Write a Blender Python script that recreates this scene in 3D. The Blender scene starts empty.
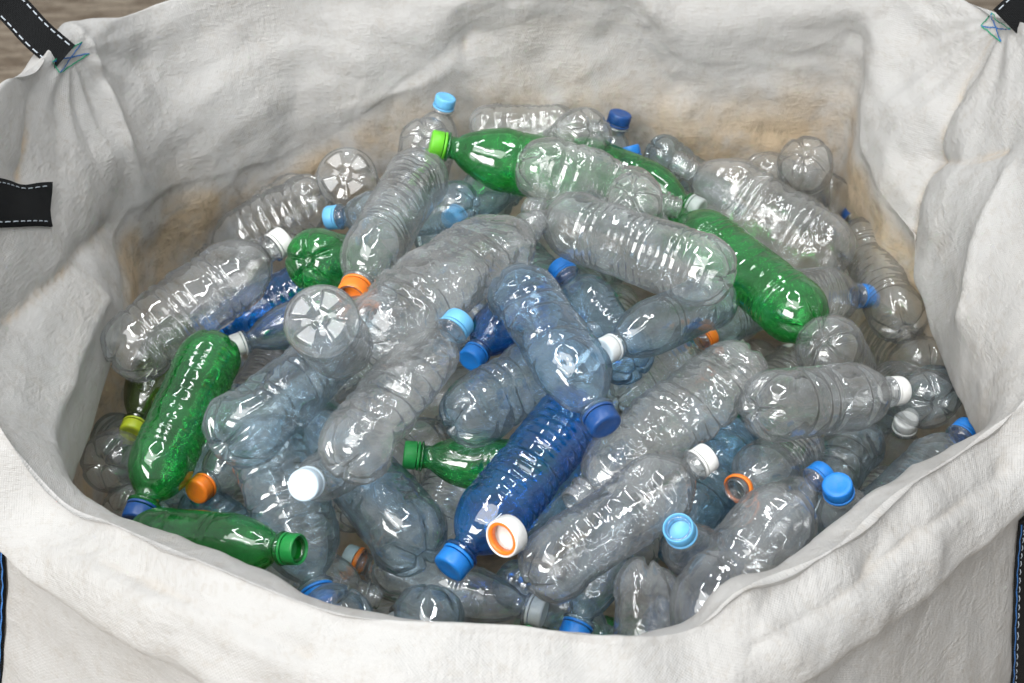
import bpy, math, random
import numpy as np
from mathutils import Vector, Matrix
from mathutils.bvhtree import BVHTree

# ------------------------------------------------------------ camera, world, lamps, exposure
sc = bpy.context.scene
COL = sc.collection
PITCH = math.radians(40.0)
DIST = 1.1
cam_d = bpy.data.cameras.new('camera')
cam_d.sensor_width = 36.0
cam_d.lens = 36.0 * 1100.0 / 1024.0
cam_d.clip_start = 0.02
cam_d.clip_end = 200.0
cam_d.dof.use_dof = True
cam_d.dof.focus_distance = 1.08
cam_d.dof.aperture_fstop = 7.0
cam = bpy.data.objects.new('camera', cam_d)
COL.objects.link(cam)
cam.location = (0.0, -DIST * math.cos(PITCH), DIST * math.sin(PITCH))
cam.rotation_euler = (math.pi / 2 - PITCH, 0.0, 0.0)
sc.camera = cam

world = bpy.data.worlds.new('World')
sc.world = world
world.use_nodes = True
wbg = world.node_tree.nodes['Background']
wbg.inputs['Color'].default_value = (0.93, 0.97, 1.0, 1.0)
wbg.inputs['Strength'].default_value = 0.48

def area_lamp(name, loc, target, sx, sy, watts, col):
    ld = bpy.data.lights.new(name, 'AREA')
    ld.shape = 'RECTANGLE'
    ld.size = sx
    ld.size_y = sy
    ld.energy = watts
    ld.color = col
    lo = bpy.data.objects.new(name, ld)
    COL.objects.link(lo)
    lo.location = loc
    d = Vector(target) - Vector(loc)
    lo.rotation_euler = d.to_track_quat('-Z', 'Y').to_euler()
    return lo

# a bright roof panel overhead, then unseen lamps added for fill and glints
area_lamp('skylight_lamp', (-0.9, -1.5, 3.4), (0, 0.05, 0), 2.4, 1.8, 54.0, (1.0, 0.995, 0.985))
area_lamp('front_fill_lamp', (-2.4, -3.3, 2.0), (0, 0.1, 0), 2.4, 2.0, 185.0, (1.0, 0.985, 0.96))  # added low frontal lamp, no doorway there, lifts the back wall
for tx in (-0.9, 0.7):
    for ty in (-1.7, -0.5, 0.7):
        area_lamp('glint_lamp', (tx, ty, 2.9), (tx * 0.3, ty * 0.3, 0), 1.2, 0.09, (7.0 if ty < -1 else 15.0), (0.97, 0.99, 1.0))  # added narrow lamps overhead, multiply the glints on the bottle ribs

sc.view_settings.view_transform = 'Standard'
sc.view_settings.look = 'None'
sc.view_settings.gamma = 1.0
sc.view_settings.exposure = 0.16
sc.view_settings.use_curve_mapping = False
sc.cycles.max_bounces = 22
sc.cycles.transparent_max_bounces = 40
sc.cycles.diffuse_bounces = 4
sc.cycles.glossy_bounces = 2
sc.cycles.transmission_bounces = 18
sc.cycles.use_denoising = True
sc.cycles.use_adaptive_sampling = True
sc.cycles.adaptive_threshold = 0.04
sc.cycles.caustics_reflective = False
sc.cycles.caustics_refractive = True
sc.cycles.blur_glossy = 0.6

# ------------------------------------------------------------ helpers
rng = np.random.default_rng(11)
_perm = rng.permutation(256)
_perm = np.concatenate([_perm, _perm, _perm])
_grad = rng.normal(size=(256, 3))
_grad /= np.linalg.norm(_grad, axis=1)[:, None]

def noise3(P):
    """gradient noise, P (...,3) -> about -1..1"""
    P = np.asarray(P, dtype=float)
    i = np.floor(P).astype(int)
    f = P - i
    i &= 255
    w = f * f * f * (f * (f * 6 - 15) + 10)
    out = 0.0
    for dx in (0, 1):
        for dy in (0, 1):
            for dz in (0, 1):
                h = _perm[_perm[_perm[(i[..., 0] + dx) & 255] + ((i[..., 1] + dy) & 255)] + ((i[..., 2] + dz) & 255)]
                g = _grad[h]
                d = g[..., 0] * (f[..., 0] - dx) + g[..., 1] * (f[..., 1] - dy) + g[..., 2] * (f[..., 2] - dz)
                wx = w[..., 0] if dx else 1 - w[..., 0]
                wy = w[..., 1] if dy else 1 - w[..., 1]
                wz = w[..., 2] if dz else 1 - w[..., 2]
                out = out + d * wx * wy * wz
    return out * 1.5

def mesh_from(name, verts, quads, mat=None, tris=None, smooth=True):
    me = bpy.data.meshes.new(name)
    verts = np.asarray(verts, dtype=np.float32)
    quads = np.asarray(quads, dtype=np.int32).reshape(-1, 4)
    tris = np.asarray(tris if tris is not None else [], dtype=np.int32).reshape(-1, 3)
    nq, nt = len(quads), len(tris)
    me.vertices.add(len(verts))
    me.vertices.foreach_set('co', verts.ravel())
    me.loops.add(nq * 4 + nt * 3)
    me.loops.foreach_set('vertex_index', np.concatenate([quads.ravel(), tris.ravel()]))
    me.polygons.add(nq + nt)
    me.polygons.foreach_set('loop_start', np.concatenate([np.arange(nq) * 4, nq * 4 + np.arange(nt) * 3]))
    me.polygons.foreach_set('loop_total', np.concatenate([np.full(nq, 4), np.full(nt, 3)]))
    me.polygons.foreach_set('use_smooth', np.full(nq + nt, smooth))
    me.update(calc_edges=True)
    me.validate()
    if mat is not None:
        me.materials.append(mat)
    return me

def link(name, me, parent=None):
    o = bpy.data.objects.new(name, me)
    COL.objects.link(o)
    if parent is not None:
        o.parent = parent
    return o

def grid_quads(nr, ns, closed=True):
    i = np.arange(nr - 1)[:, None]
    j = np.arange(ns if closed else ns - 1)[None]
    j2 = (j + 1) % ns
    return np.stack([i * ns + j, i * ns + j2, (i + 1) * ns + j2, (i + 1) * ns + j], -1).reshape(-1, 4)

def tag(o, label, cat, group=None):
    o['label'] = label
    o['category'] = cat
    if group:
        o['group'] = group

# ------------------------------------------------------------ materials
def new_mat(name):
    m = bpy.data.materials.new(name)
    m.use_nodes = True
    nt = m.node_tree
    nt.nodes.clear()
    out = nt.nodes.new('ShaderNodeOutputMaterial')
    return m, nt, out

def N(nt, typ, **kw):
    n = nt.nodes.new(typ)
    for k, v in kw.items():
        if k.startswith('i_'):
            n.inputs[k[2:].replace('_', ' ')].default_value = v
        else:
            setattr(n, k, v)
    return n

def ramp(nt, src, p0, c0, p1, c1):
    r = nt.nodes.new('ShaderNodeMapRange')
    r.interpolation_type = 'SMOOTHSTEP'
    r.inputs['From Min'].default_value = p0
    r.inputs['From Max'].default_value = p1
    r.inputs['To Min'].default_value = c0
    r.inputs['To Max'].default_value = c1
    nt.links.new(src, r.inputs['Value'])
    return r.outputs[0]

def math_n(nt, op, a, b):
    n = nt.nodes.new('ShaderNodeMath')
    n.operation = op
    for k, v in ((0, a), (1, b)):
        if isinstance(v, (int, float)):
            n.inputs[k].default_value = v
        else:
            nt.links.new(v, n.inputs[k])
    return n.outputs[0]

def pet_material(name, tint, film, film_amt, dust=(0.62, 0.57, 0.50), rough=0.055, crinkle=0.13, bend=0.40):
    """thin PET wall: tinted see-through sheet, mirror-like skin, dusty scuffed film"""
    m, nt, out = new_mat(name)
    L = nt.links.new
    tc = N(nt, 'ShaderNodeTexCoord')
    info = N(nt, 'ShaderNodeObjectInfo')
    add = nt.nodes.new('ShaderNodeVectorMath'); add.operation = 'ADD'
    mul = nt.nodes.new('ShaderNodeVectorMath'); mul.operation = 'SCALE'
    comb = nt.nodes.new('ShaderNodeCombineXYZ')
    for k in range(3):
        L(info.outputs['Random'], comb.inputs[k])
    L(comb.outputs[0], mul.inputs[0]); mul.inputs['Scale'].default_value = 37.0
    L(tc.outputs['Object'], add.inputs[0]); L(mul.outputs[0], add.inputs[1])
    n1 = N(nt, 'ShaderNodeTexNoise', i_Scale=55.0, i_Detail=3.0, i_Roughness=0.55)
    n2 = N(nt, 'ShaderNodeTexNoise', i_Scale=28.0, i_Detail=5.0, i_Roughness=0.65)
    n3 = N(nt, 'ShaderNodeTexNoise', i_Scale=420.0, i_Detail=2.0, i_Roughness=0.6)
    for n in (n1, n2, n3):
        L(add.outputs[0], n.inputs['Vector'])
    bump = N(nt, 'ShaderNodeBump', i_Strength=crinkle, i_Distance=0.004)
    n5 = N(nt, 'ShaderNodeTexNoise', i_Scale=95.0, i_Detail=2.0, i_Roughness=0.5)
    n5.noise_type = 'RIDGED_MULTIFRACTAL'
    L(add.outputs[0], n5.inputs['Vector'])
    L(math_n(nt, 'ADD', n1.outputs['Fac'], math_n(nt, 'MULTIPLY', n5.outputs['Fac'], 0.16)), bump.inputs['Height'])
    lw = N(nt, 'ShaderNodeLayerWeight', i_Blend=0.5)
    lwb = N(nt, 'ShaderNodeLayerWeight', i_Blend=0.5)
    L(bump.outputs['Normal'], lwb.inputs['Normal'])
    refl = math_n(nt, 'ADD', math_n(nt, 'MULTIPLY', math_n(nt, 'POWER', lwb.outputs['Facing'], 3.5), 0.50), 0.09)
    # see-through part: deeper tint where the wall is seen edge-on (longer path through the plastic)
    face = ramp(nt, lwb.outputs['Facing'], 0.30, 0.0, 1.0, 1.0)
    mixc = N(nt, 'ShaderNodeMix', data_type='RGBA')
    L(face, mixc.inputs[0])
    mixc.inputs[6].default_value = (*tint, 1)
    mixc.inputs[7].default_value = (*[c ** 2.6 * 0.80 for c in tint], 1)
    tr = N(nt, 'ShaderNodeBsdfTransparent')
    L(mixc.outputs[2], tr.inputs['Color'])
    # the wavy wall bends what is seen through it
    rf = N(nt, 'ShaderNodeBsdfRefraction', i_IOR=1.2, i_Roughness=0.02)
    L(mixc.outputs[2], rf.inputs['Color']); L(bump.outputs['Normal'], rf.inputs['Normal'])
    trm = N(nt, 'ShaderNodeMixShader'); trm.inputs[0].default_value = bend
    L(tr.outputs[0], trm.inputs[1]); L(rf.outputs[0], trm.inputs[2])
    # film: scuffs and dust
    spk = ramp(nt, n3.outputs['Fac'], 0.60, 0.0, 0.78, 1.0)
    ptc = ramp(nt, n2.outputs['Fac'], 0.36, 0.0, 0.72, 1.0)
    f1 = math_n(nt, 'MULTIPLY', ptc, film_amt * 1.5)
    f2 = math_n(nt, 'MULTIPLY', spk, film_amt * 1.2)
    f3 = math_n(nt, 'MULTIPLY', face, film_amt * 0.9)
    fs = math_n(nt, 'ADD', math_n(nt, 'ADD', f1, f2), math_n(nt, 'ADD', f3, film_amt * 0.35))
    dcol = N(nt, 'ShaderNodeMix', data_type='RGBA')
    L(spk, dcol.inputs[0])
    dcol.inputs[6].default_value = (*film, 1)
    dcol.inputs[7].default_value = (*dust, 1)
    di = N(nt, 'ShaderNodeBsdfDiffuse'); tl = N(nt, 'ShaderNodeBsdfTranslucent')
    L(dcol.outputs[2], di.inputs['Color']); L(dcol.outputs[2], tl.inputs['Color'])
    L(bump.outputs['Normal'], di.inputs['Normal'])
    dm = N(nt, 'ShaderNodeMixShader'); dm.inputs[0].default_value = 0.48
    L(di.outputs[0], dm.inputs[1]); L(tl.outputs[0], dm.inputs[2])
    m1 = N(nt, 'ShaderNodeMixShader')
    L(math_n(nt, 'MINIMUM', fs, 0.85), m1.inputs[0]); L(trm.outputs[0], m1.inputs[1]); L(dm.outputs[0], m1.inputs[2])
    gl = N(nt, 'ShaderNodeBsdfGlossy', i_Roughness=rough)
    gl.inputs['Color'].default_value = (1, 1, 1, 1)
    L(bump.outputs['Normal'], gl.inputs['Normal'])
    m2 = N(nt, 'ShaderNodeMixShader')
    L(refl, m2.inputs[0])
    L(m1.outputs[0], m2.inputs[1]); L(gl.outputs[0], m2.inputs[2])
    L(m2.outputs[0], out.inputs['Surface'])
    return m

PET = {
    'clear': pet_material('pet_clear', (0.958, 0.968, 0.972), (0.88, 0.91, 0.93), 0.092),
    'crinkled': pet_material('pet_clear_crinkled', (0.956, 0.962, 0.962), (0.89, 0.905, 0.91), 0.118, crinkle=0.45),
    'pale': pet_material('pet_pale_blue', (0.83, 0.915, 0.965), (0.70, 0.80, 0.88), 0.092),
    'bluish': pet_material('pet_bluish', (0.68, 0.84, 0.955), (0.48, 0.60, 0.70), 0.12),
    'blueclear': pet_material('pet_blue_clear', (0.55, 0.76, 0.90), (0.38, 0.52, 0.62), 0.09),
    'blue': pet_material('pet_deep_blue', (0.09, 0.47, 0.90), (0.025, 0.31, 0.70), 0.14, dust=(0.10, 0.32, 0.62)),
    'green': pet_material('pet_green', (0.19, 0.78, 0.31), (0.055, 0.52, 0.14), 0.15, dust=(0.10, 0.44, 0.15)),
    'olive': pet_material('pet_olive', (0.34, 0.46, 0.12), (0.16, 0.24, 0.06), 0.12),
}

def cap_material(name, col, rough=0.38, trans=0.0):
    m, nt, out = new_mat(name)
    L = nt.links.new
    tc = N(nt, 'ShaderNodeTexCoord')
    n = N(nt, 'ShaderNodeTexNoise', i_Scale=180.0, i_Detail=4.0, i_Roughness=0.6)
    L(tc.outputs['Object'], n.inputs['Vector'])
    mx = N(nt, 'ShaderNodeMix', data_type='RGBA')
    L(ramp(nt, n.outputs['Fac'], 0.48, 0.0, 0.75, 0.55), mx.inputs[0])
    mx.inputs[6].default_value = (*col, 1)
    mx.inputs[7].default_value = (*[c * 0.72 + 0.05 for c in col], 1)
    p = N(nt, 'ShaderNodeBsdfPrincipled')
    L(mx.outputs[2], p.inputs['Base Color'])
    p.inputs['Roughness'].default_value = rough
    p.inputs['Subsurface Weight'].default_value = 0.12
    p.inputs['Subsurface Radius'].default_value = (0.004, 0.004, 0.004)
    bp = N(nt, 'ShaderNodeBump', i_Strength=0.12, i_Distance=0.001)
    L(n.outputs['Fac'], bp.inputs['Height']); L(bp.outputs[0], p.inputs['Normal'])
    sh = p.outputs[0]
    if trans > 0:
        t = N(nt, 'ShaderNodeBsdfTransparent')
        ms = N(nt, 'ShaderNodeMixShader'); ms.inputs[0].default_value = trans
        L(sh, ms.inputs[1]); L(t.outputs[0], ms.inputs[2]); sh = ms.outputs[0]
    L(sh, out.inputs['Surface'])
    return m

CAPM = {
    'sky': cap_material('cap_light_blue', (0.14, 0.44, 0.74)),
    'blue': cap_material('cap_blue', (0.010, 0.19, 0.60)),
    'navy': cap_material('cap_navy', (0.008, 0.06, 0.22)),
    'white': cap_material('cap_white', (0.74, 0.74, 0.72)),
    'frostwhite': cap_material('cap_pale', (0.55, 0.66, 0.74)),
    'orange': cap_material('cap_orange', (0.82, 0.20, 0.015)),
    'lime': cap_material('cap_lime', (0.13, 0.52, 0.02)),
    'green': cap_material('cap_green', (0.02, 0.34, 0.07), 0.3, 0.25),
    'olivecap': cap_material('cap_olive', (0.36, 0.42, 0.02)),
    'frost': cap_material('cap_frosted', (0.66, 0.72, 0.70), 0.3, 0.45),
}

def cloth_material():
    m, nt, out = new_mat('woven_polypropylene')
    L = nt.links.new
    uv = N(nt, 'ShaderNodeUVMap'); uv.uv_map = 'metres'
    tc = N(nt, 'ShaderNodeTexCoord')
    at = N(nt, 'ShaderNodeAttribute'); at.attribute_name = 'dirt'
    # weave of flat tapes
    sep = N(nt, 'ShaderNodeSeparateXYZ'); L(uv.outputs[0], sep.inputs[0])
    def wave(sock, freq):
        a = math_n(nt, 'MULTIPLY', sock, freq)
        return math_n(nt, 'SINE', a, 0)
    wv = math_n(nt, 'MULTIPLY', wave(sep.outputs[0], 2300.0), wave(sep.outputs[1], 2300.0))
    rib = wave(sep.outputs[1], 1150.0)
    # dirt
    n1 = N(nt, 'ShaderNodeTexNoise', i_Scale=9.0, i_Detail=6.0, i_Roughness=0.62, i_Distortion=0.4)
    n2 = N(nt, 'ShaderNodeTexNoise', i_Scale=45.0, i_Detail=5.0, i_Roughness=0.7)
    n3 = N(nt, 'ShaderNodeTexNoise', i_Scale=330.0, i_Detail=2.0)
    n4 = N(nt, 'ShaderNodeTexNoise', i_Scale=3.5, i_Detail=3.0)
    for n in (n1, n2, n3, n4):
        L(tc.outputs['Object'], n.inputs['Vector'])
    # fine crackle creases kept in the coated cloth
    vor = N(nt, 'ShaderNodeTexVoronoi', feature='DISTANCE_TO_EDGE', i_Scale=26.0)
    warp = nt.nodes.new('ShaderNodeVectorMath'); warp.operation = 'MULTIPLY_ADD'
    nw = N(nt, 'ShaderNodeTexNoise', i_Scale=14.0, i_Detail=3.0)
    L(tc.outputs['Object'], nw.inputs['Vector'])
    L(nw.outputs['Color'], warp.inputs[0]); warp.inputs[1].default_value = (0.09, 0.09, 0.09)
    L(tc.outputs['Object'], warp.inputs[2])
    L(warp.outputs[0], vor.inputs['Vector'])
    crack = ramp(nt, vor.outputs['Distance'], 0.0, 1.0, 0.035, 0.0)
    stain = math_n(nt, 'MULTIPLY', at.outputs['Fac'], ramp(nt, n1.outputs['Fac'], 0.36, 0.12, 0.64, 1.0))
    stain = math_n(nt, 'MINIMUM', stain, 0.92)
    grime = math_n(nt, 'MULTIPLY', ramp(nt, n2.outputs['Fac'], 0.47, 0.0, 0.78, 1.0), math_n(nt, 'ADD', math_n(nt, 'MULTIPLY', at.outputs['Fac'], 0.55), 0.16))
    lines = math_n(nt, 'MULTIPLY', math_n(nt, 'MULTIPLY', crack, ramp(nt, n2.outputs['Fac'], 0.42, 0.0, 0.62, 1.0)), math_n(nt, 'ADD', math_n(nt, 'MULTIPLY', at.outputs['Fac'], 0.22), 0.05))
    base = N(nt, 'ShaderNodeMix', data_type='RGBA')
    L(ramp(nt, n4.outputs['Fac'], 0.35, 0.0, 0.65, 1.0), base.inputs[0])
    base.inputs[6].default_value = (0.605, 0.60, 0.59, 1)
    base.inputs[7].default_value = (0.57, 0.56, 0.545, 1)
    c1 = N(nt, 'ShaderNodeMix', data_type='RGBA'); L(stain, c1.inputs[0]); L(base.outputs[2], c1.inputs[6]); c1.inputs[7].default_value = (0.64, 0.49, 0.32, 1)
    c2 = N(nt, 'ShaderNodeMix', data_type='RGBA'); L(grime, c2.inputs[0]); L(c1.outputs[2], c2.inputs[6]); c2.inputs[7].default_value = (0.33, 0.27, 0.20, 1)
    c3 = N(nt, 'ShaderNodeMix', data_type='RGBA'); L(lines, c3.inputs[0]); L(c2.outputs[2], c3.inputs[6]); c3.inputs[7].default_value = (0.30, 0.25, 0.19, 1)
    # short fine wrinkles lying in several directions
    def strokes(scale, rot, stretch):
        mp = N(nt, 'ShaderNodeMapping'); mp.inputs['Scale'].default_value = stretch; mp.inputs['Rotation'].default_value = rot
        L(tc.outputs['Object'], mp.inputs['Vector'])
        n = N(nt, 'ShaderNodeTexNoise', i_Scale=scale, i_Detail=2.0, i_Roughness=0.5)
        L(mp.outputs[0], n.inputs['Vector'])
        return math_n(nt, 'ABSOLUTE', math_n(nt, 'SUBTRACT', n.outputs['Fac'], 0.5), 0)
    fine = math_n(nt, 'ADD', math_n(nt, 'ADD', strokes(15.0, (0.3, 0.8, 0.5), (1, 3.2, 1)), strokes(38.0, (1.2, 0.2, 2.1), (3.0, 1, 1))), strokes(60.0, (0.7, 1.6, 1.1), (1, 1, 3.0)))
    creased = ramp(nt, fine, 0.03, 1.0, 0.16, 0.0)
    c4 = N(nt, 'ShaderNodeMix', data_type='RGBA'); L(math_n(nt, 'MULTIPLY', creased, math_n(nt, 'ADD', math_n(nt, 'MULTIPLY', at.outputs['Fac'], 0.25), 0.13)), c4.inputs[0]); L(c3.outputs[2], c4.inputs[6]); c4.inputs[7].default_value = (0.36, 0.29, 0.20, 1)
    c3 = c4
    # bump
    h1 = math_n(nt, 'MULTIPLY', wv, 0.09)
    h1 = math_n(nt, 'ADD', h1, math_n(nt, 'MULTIPLY', rib, 0.015))
    h2 = math_n(nt, 'MULTIPLY', n2.outputs['Fac'], 0.7)
    h3 = math_n(nt, 'MULTIPLY', fine, math_n(nt, 'MULTIPLY', ramp(nt, n1.outputs['Fac'], 0.40, 0.4, 0.68, 1.0), 1.35))
    nr = N(nt, 'ShaderNodeTexNoise', i_Scale=22.0, i_Detail=4.0, i_Roughness=0.6, i_Distortion=1.2)
    nr.noise_type = 'RIDGED_MULTIFRACTAL'
    L(tc.outputs['Object'], nr.inputs['Vector'])
    h4 = math_n(nt, 'MULTIPLY', nr.outputs['Fac'], 1.0)
    h2 = math_n(nt, 'ADD', h2, math_n(nt, 'MULTIPLY', n3.outputs['Fac'], 0.22))
    hs = math_n(nt, 'ADD', math_n(nt, 'ADD', h1, h2), math_n(nt, 'ADD', h3, h4))
    bp = N(nt, 'ShaderNodeBump', i_Strength=0.55, i_Distance=0.0035)
    L(hs, bp.inputs['Height'])
    p = N(nt, 'ShaderNodeBsdfPrincipled')
    L(c3.outputs[2], p.inputs['Base Color']); L(bp.outputs[0], p.inputs['Normal'])
    p.inputs['Roughness'].default_value = 0.55
    p.inputs['Specular IOR Level'].default_value = 0.35
    t = N(nt, 'ShaderNodeBsdfTranslucent'); L(c3.outputs[2], t.inputs['Color'])
    ms = N(nt, 'ShaderNodeMixShader'); ms.inputs[0].default_value = 0.36
    L(p.outputs[0], ms.inputs[1]); L(t.outputs[0], ms.inputs[2])
    L(ms.outputs[0], out.inputs['Surface'])
    return m

def webbing_material():
    m, nt, out = new_mat('black_webbing')
    L = nt.links.new
    uv = N(nt, 'ShaderNodeUVMap'); uv.uv_map = 'metres'
    sep = N(nt, 'ShaderNodeSeparateXYZ'); L(uv.outputs[0], sep.inputs[0])
    a = math_n(nt, 'SINE', math_n(nt, 'MULTIPLY', math_n(nt, 'ADD', sep.outputs[0], sep.outputs[1]), 2600.0), 0)
    b = math_n(nt, 'SINE', math_n(nt, 'MULTIPLY', sep.outputs[1], 3800.0), 0)
    h = math_n(nt, 'ADD', a, b)
    bp = N(nt, 'ShaderNodeBump', i_Strength=0.7, i_Distance=0.0008)
    L(h, bp.inputs['Height'])
    p = N(nt, 'ShaderNodeBsdfPrincipled')
    cr = N(nt, 'ShaderNodeMix', data_type='RGBA')
    L(ramp(nt, h, -1.5, 0.0, 1.5, 1.0), cr.inputs[0])
    cr.inputs[6].default_value = (0.003, 0.0035, 0.004, 1); cr.inputs[7].default_value = (0.013, 0.014, 0.015, 1)
    L(cr.outputs[2], p.inputs['Base Color']); L(bp.outputs[0], p.inputs['Normal'])
    p.inputs['Roughness'].default_value = 0.85
    p.inputs['Specular IOR Level'].default_value = 0.2
    L(p.outputs[0], out.inputs['Surface'])
    return m

def plain_material(name, col, rough=0.6):
    m, nt, out = new_mat(name)
    p = N(nt, 'ShaderNodeBsdfPrincipled')
    n = N(nt, 'ShaderNodeTexNoise', i_Scale=400.0, i_Detail=2.0)
    tc = N(nt, 'ShaderNodeTexCoord'); nt.links.new(tc.outputs['Object'], n.inputs['Vector'])
    mx = N(nt, 'ShaderNodeMix', data_type='RGBA'); nt.links.new(n.outputs['Fac'], mx.inputs[0])
    mx.inputs[6].default_value = (*col, 1); mx.inputs[7].default_value = (*[c * 0.7 for c in col], 1)
    nt.links.new(mx.outputs[2], p.inputs['Base Color'])
    p.inputs['Roughness'].default_value = rough
    nt.links.new(p.outputs[0], out.inputs['Surface'])
    return m

def floor_material():
    m, nt, out = new_mat('trodden_ground')
    L = nt.links.new
    tc = N(nt, 'ShaderNodeTexCoord')
    mp = N(nt, 'ShaderNodeMapping'); mp.inputs['Scale'].default_value = (1.0, 3.2, 1.0); mp.inputs['Rotation'].default_value = (0, 0, 0.35)
    L(tc.outputs['Object'], mp.inputs['Vector'])
    n1 = N(nt, 'ShaderNodeTexNoise', i_Scale=5.0, i_Detail=6.0, i_Roughness=0.65, i_Distortion=0.5)
    n2 = N(nt, 'ShaderNodeTexNoise', i_Scale=40.0, i_Detail=5.0, i_Roughness=0.7)
    L(mp.outputs[0], n1.inputs['Vector']); L(tc.outputs['Object'], n2.inputs['Vector'])
    c = N(nt, 'ShaderNodeMix', data_type='RGBA'); L(ramp(nt, n1.outputs['Fac'], 0.35, 0.0, 0.68, 1.0), c.inputs[0])
    c.inputs[6].default_value = (0.17, 0.125, 0.085, 1); c.inputs[7].default_value = (0.40, 0.33, 0.25, 1)
    c2 = N(nt, 'ShaderNodeMix', data_type='RGBA'); L(ramp(nt, n2.outputs['Fac'], 0.5, 0.0, 0.75, 0.6), c2.inputs[0])
    L(c.outputs[2], c2.inputs[6]); c2.inputs[7].default_value = (0.10, 0.08, 0.06, 1)
    p = N(nt, 'ShaderNodeBsdfPrincipled'); L(c2.outputs[2], p.inputs['Base Color']); p.inputs['Roughness'].default_value = 0.85
    bp = N(nt, 'ShaderNodeBump', i_Strength=0.6, i_Distance=0.02); L(n2.outputs['Fac'], bp.inputs['Height']); L(bp.outputs[0], p.inputs['Normal'])
    L(p.outputs[0], out.inputs['Surface'])
    return m

M_CLOTH = cloth_material()
M_WEB = webbing_material()
M_WHITE_THREAD = plain_material('white_thread', (0.42, 0.47, 0.52))
M_BLUE_THREAD = plain_material('blue_thread', (0.03, 0.15, 0.42))
M_GREEN_THREAD = plain_material('green_thread', (0.02, 0.30, 0.16))

# ------------------------------------------------------------ the ground under the bag
GROUND_Z = -0.86
g = 60
xs = np.linspace(-30, 30, g)
gx, gy = np.meshgrid(xs, xs)
gv = np.stack([gx, gy, np.full_like(gx, GROUND_Z)], -1).reshape(-1, 3)
floor = link('ground', mesh_from('ground', gv, grid_quads(g, g, False), floor_material()))
floor['kind'] = 'structure'

# ------------------------------------------------------------ the bulk bag
def catmull_closed(P, n):
    P = np.asarray(P, float); k = len(P)
    t = np.arange(n * 20) / (n * 20) * k
    i = np.floor(t).astype(int); f = (t - i)[:, None]
    p0, p1, p2, p3 = P[(i - 1) % k], P[i % k], P[(i + 1) % k], P[(i + 2) % k]
    return 0.5 * (2 * p1 + (p2 - p0) * f + (2 * p0 - 5 * p1 + 4 * p2 - p3) * f ** 2 + (3 * p1 - p0 - 3 * p2 + p3) * f ** 3), t

# stations round the mouth, counter-clockwise from the middle of the front: rim point, lowest point of the inward hanging fold
STN = [
    ((0.00, -0.362, 0.030), (0.00, -0.335, -0.03)),
    ((0.08, -0.365, 0.020), (0.08, -0.335, -0.04)),
    ((0.134, -0.350, 0.011), (0.13, -0.32, -0.05)),
    ((0.171, -0.330, 0.033), (0.165, -0.30, -0.03)),
    ((0.248, -0.290, 0.030), (0.235, -0.262, -0.03)),
    ((0.319, -0.230, 0.033), (0.300, -0.205, -0.03)),
    ((0.400, -0.165, 0.020), (0.375, -0.145, -0.04)),
    ((0.470, -0.115, 0.045), (0.440, -0.105, -0.060)),
    ((0.530, -0.030, 0.100), (0.465, -0.050, -0.070)),
    ((0.560, 0.110, 0.170), (0.480, 0.096, -0.094)),
    ((0.572, 0.240, 0.195), (0.470, 0.263, -0.045)),
    ((0.556, 0.352, 0.186), (0.455, 0.360, -0.020)),
    ((0.520, 0.440, 0.172), (0.448, 0.415, 0.005)),
    ((0.460, 0.485, 0.190), (0.442, 0.472, 0.112)),
    ((0.340, 0.505, 0.205), (0.358, 0.486, 0.085)),
    ((0.220, 0.515, 0.205), (0.231, 0.487, 0.069)),
    ((0.130, 0.520, 0.205), (0.150, 0.497, 0.133)),
    ((0.000, 0.520, 0.205), (0.000, 0.498, 0.144)),
    ((-0.120, 0.515, 0.205), (-0.112, 0.489, 0.072)),
    ((-0.240, 0.505, 0.195), (-0.188, 0.485, 0.015)),
    ((-0.350, 0.490, 0.172), (-0.290, 0.476, -0.053)),
    ((-0.437, 0.465, 0.148), (-0.405, 0.395, -0.050)),
    ((-0.512, 0.385, 0.146), (-0.470, 0.300, -0.030)),
    ((-0.527, 0.280, 0.156), (-0.455, 0.190, -0.065)),
    ((-0.528, 0.170, 0.174), (-0.450, 0.090, -0.100)),
    ((-0.535, 0.020, 0.140), (-0.448, 0.000, -0.115)),
    ((-0.505, -0.090, 0.085), (-0.440, -0.090, -0.110)),
    ((-0.445, -0.160, 0.040), (-0.420, -0.140, -0.080)),
    ((-0.392, -0.200, -0.012), (-0.37, -0.175, -0.07)),
    ((-0.335, -0.236, 0.000), (-0.315, -0.205, -0.06)),
    ((-0.241, -0.300, 0.030), (-0.225, -0.268, -0.03)),
    ((-0.142, -0.345, 0.031), (-0.135, -0.312, -0.03)),
    ((-0.070, -0.360, 0.032), (-0.065, -0.33, -0.03)),
]
NU = 560
rim_d, tt = catmull_closed([s[0] for s in STN], NU)
fold_d, _ = catmull_closed([s[1] for s in STN], NU)
# resample evenly along the rim
seg = np.linalg.norm(np.roll(rim_d, -1, 0) - rim_d, axis=1)
cum = np.concatenate([[0], np.cumsum(seg)])
PER = cum[-1]
want = np.arange(NU) / NU * PER
idx = np.clip(np.searchsorted(cum, want) , 0, len(rim_d) - 1)
rim = rim_d[idx]; fold = fold_d[idx]
CEN = np.array([0.0, 0.06, 0.0])
outw = rim - CEN; outw[:, 2] = 0
outw /= np.linalg.norm(outw, axis=1)[:, None]
frontness = np.clip((0.05 - rim[:, 1]) / 0.25, 0, 1)[:, None]   # 1 along the front, 0 at the back
zc = np.array([[0, 0, 1.0]])
def atz(P, z): 
    Q = P.copy(); Q[:, 2] = z; return Q
def smooth_u(A, k):
    B = A.copy()
    for _ in range(k):
        B = (np.roll(B, 1, 0) + 2 * B + np.roll(B, -1, 0)) / 4
    return B
rim_s = smooth_u(rim, 200)
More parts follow.
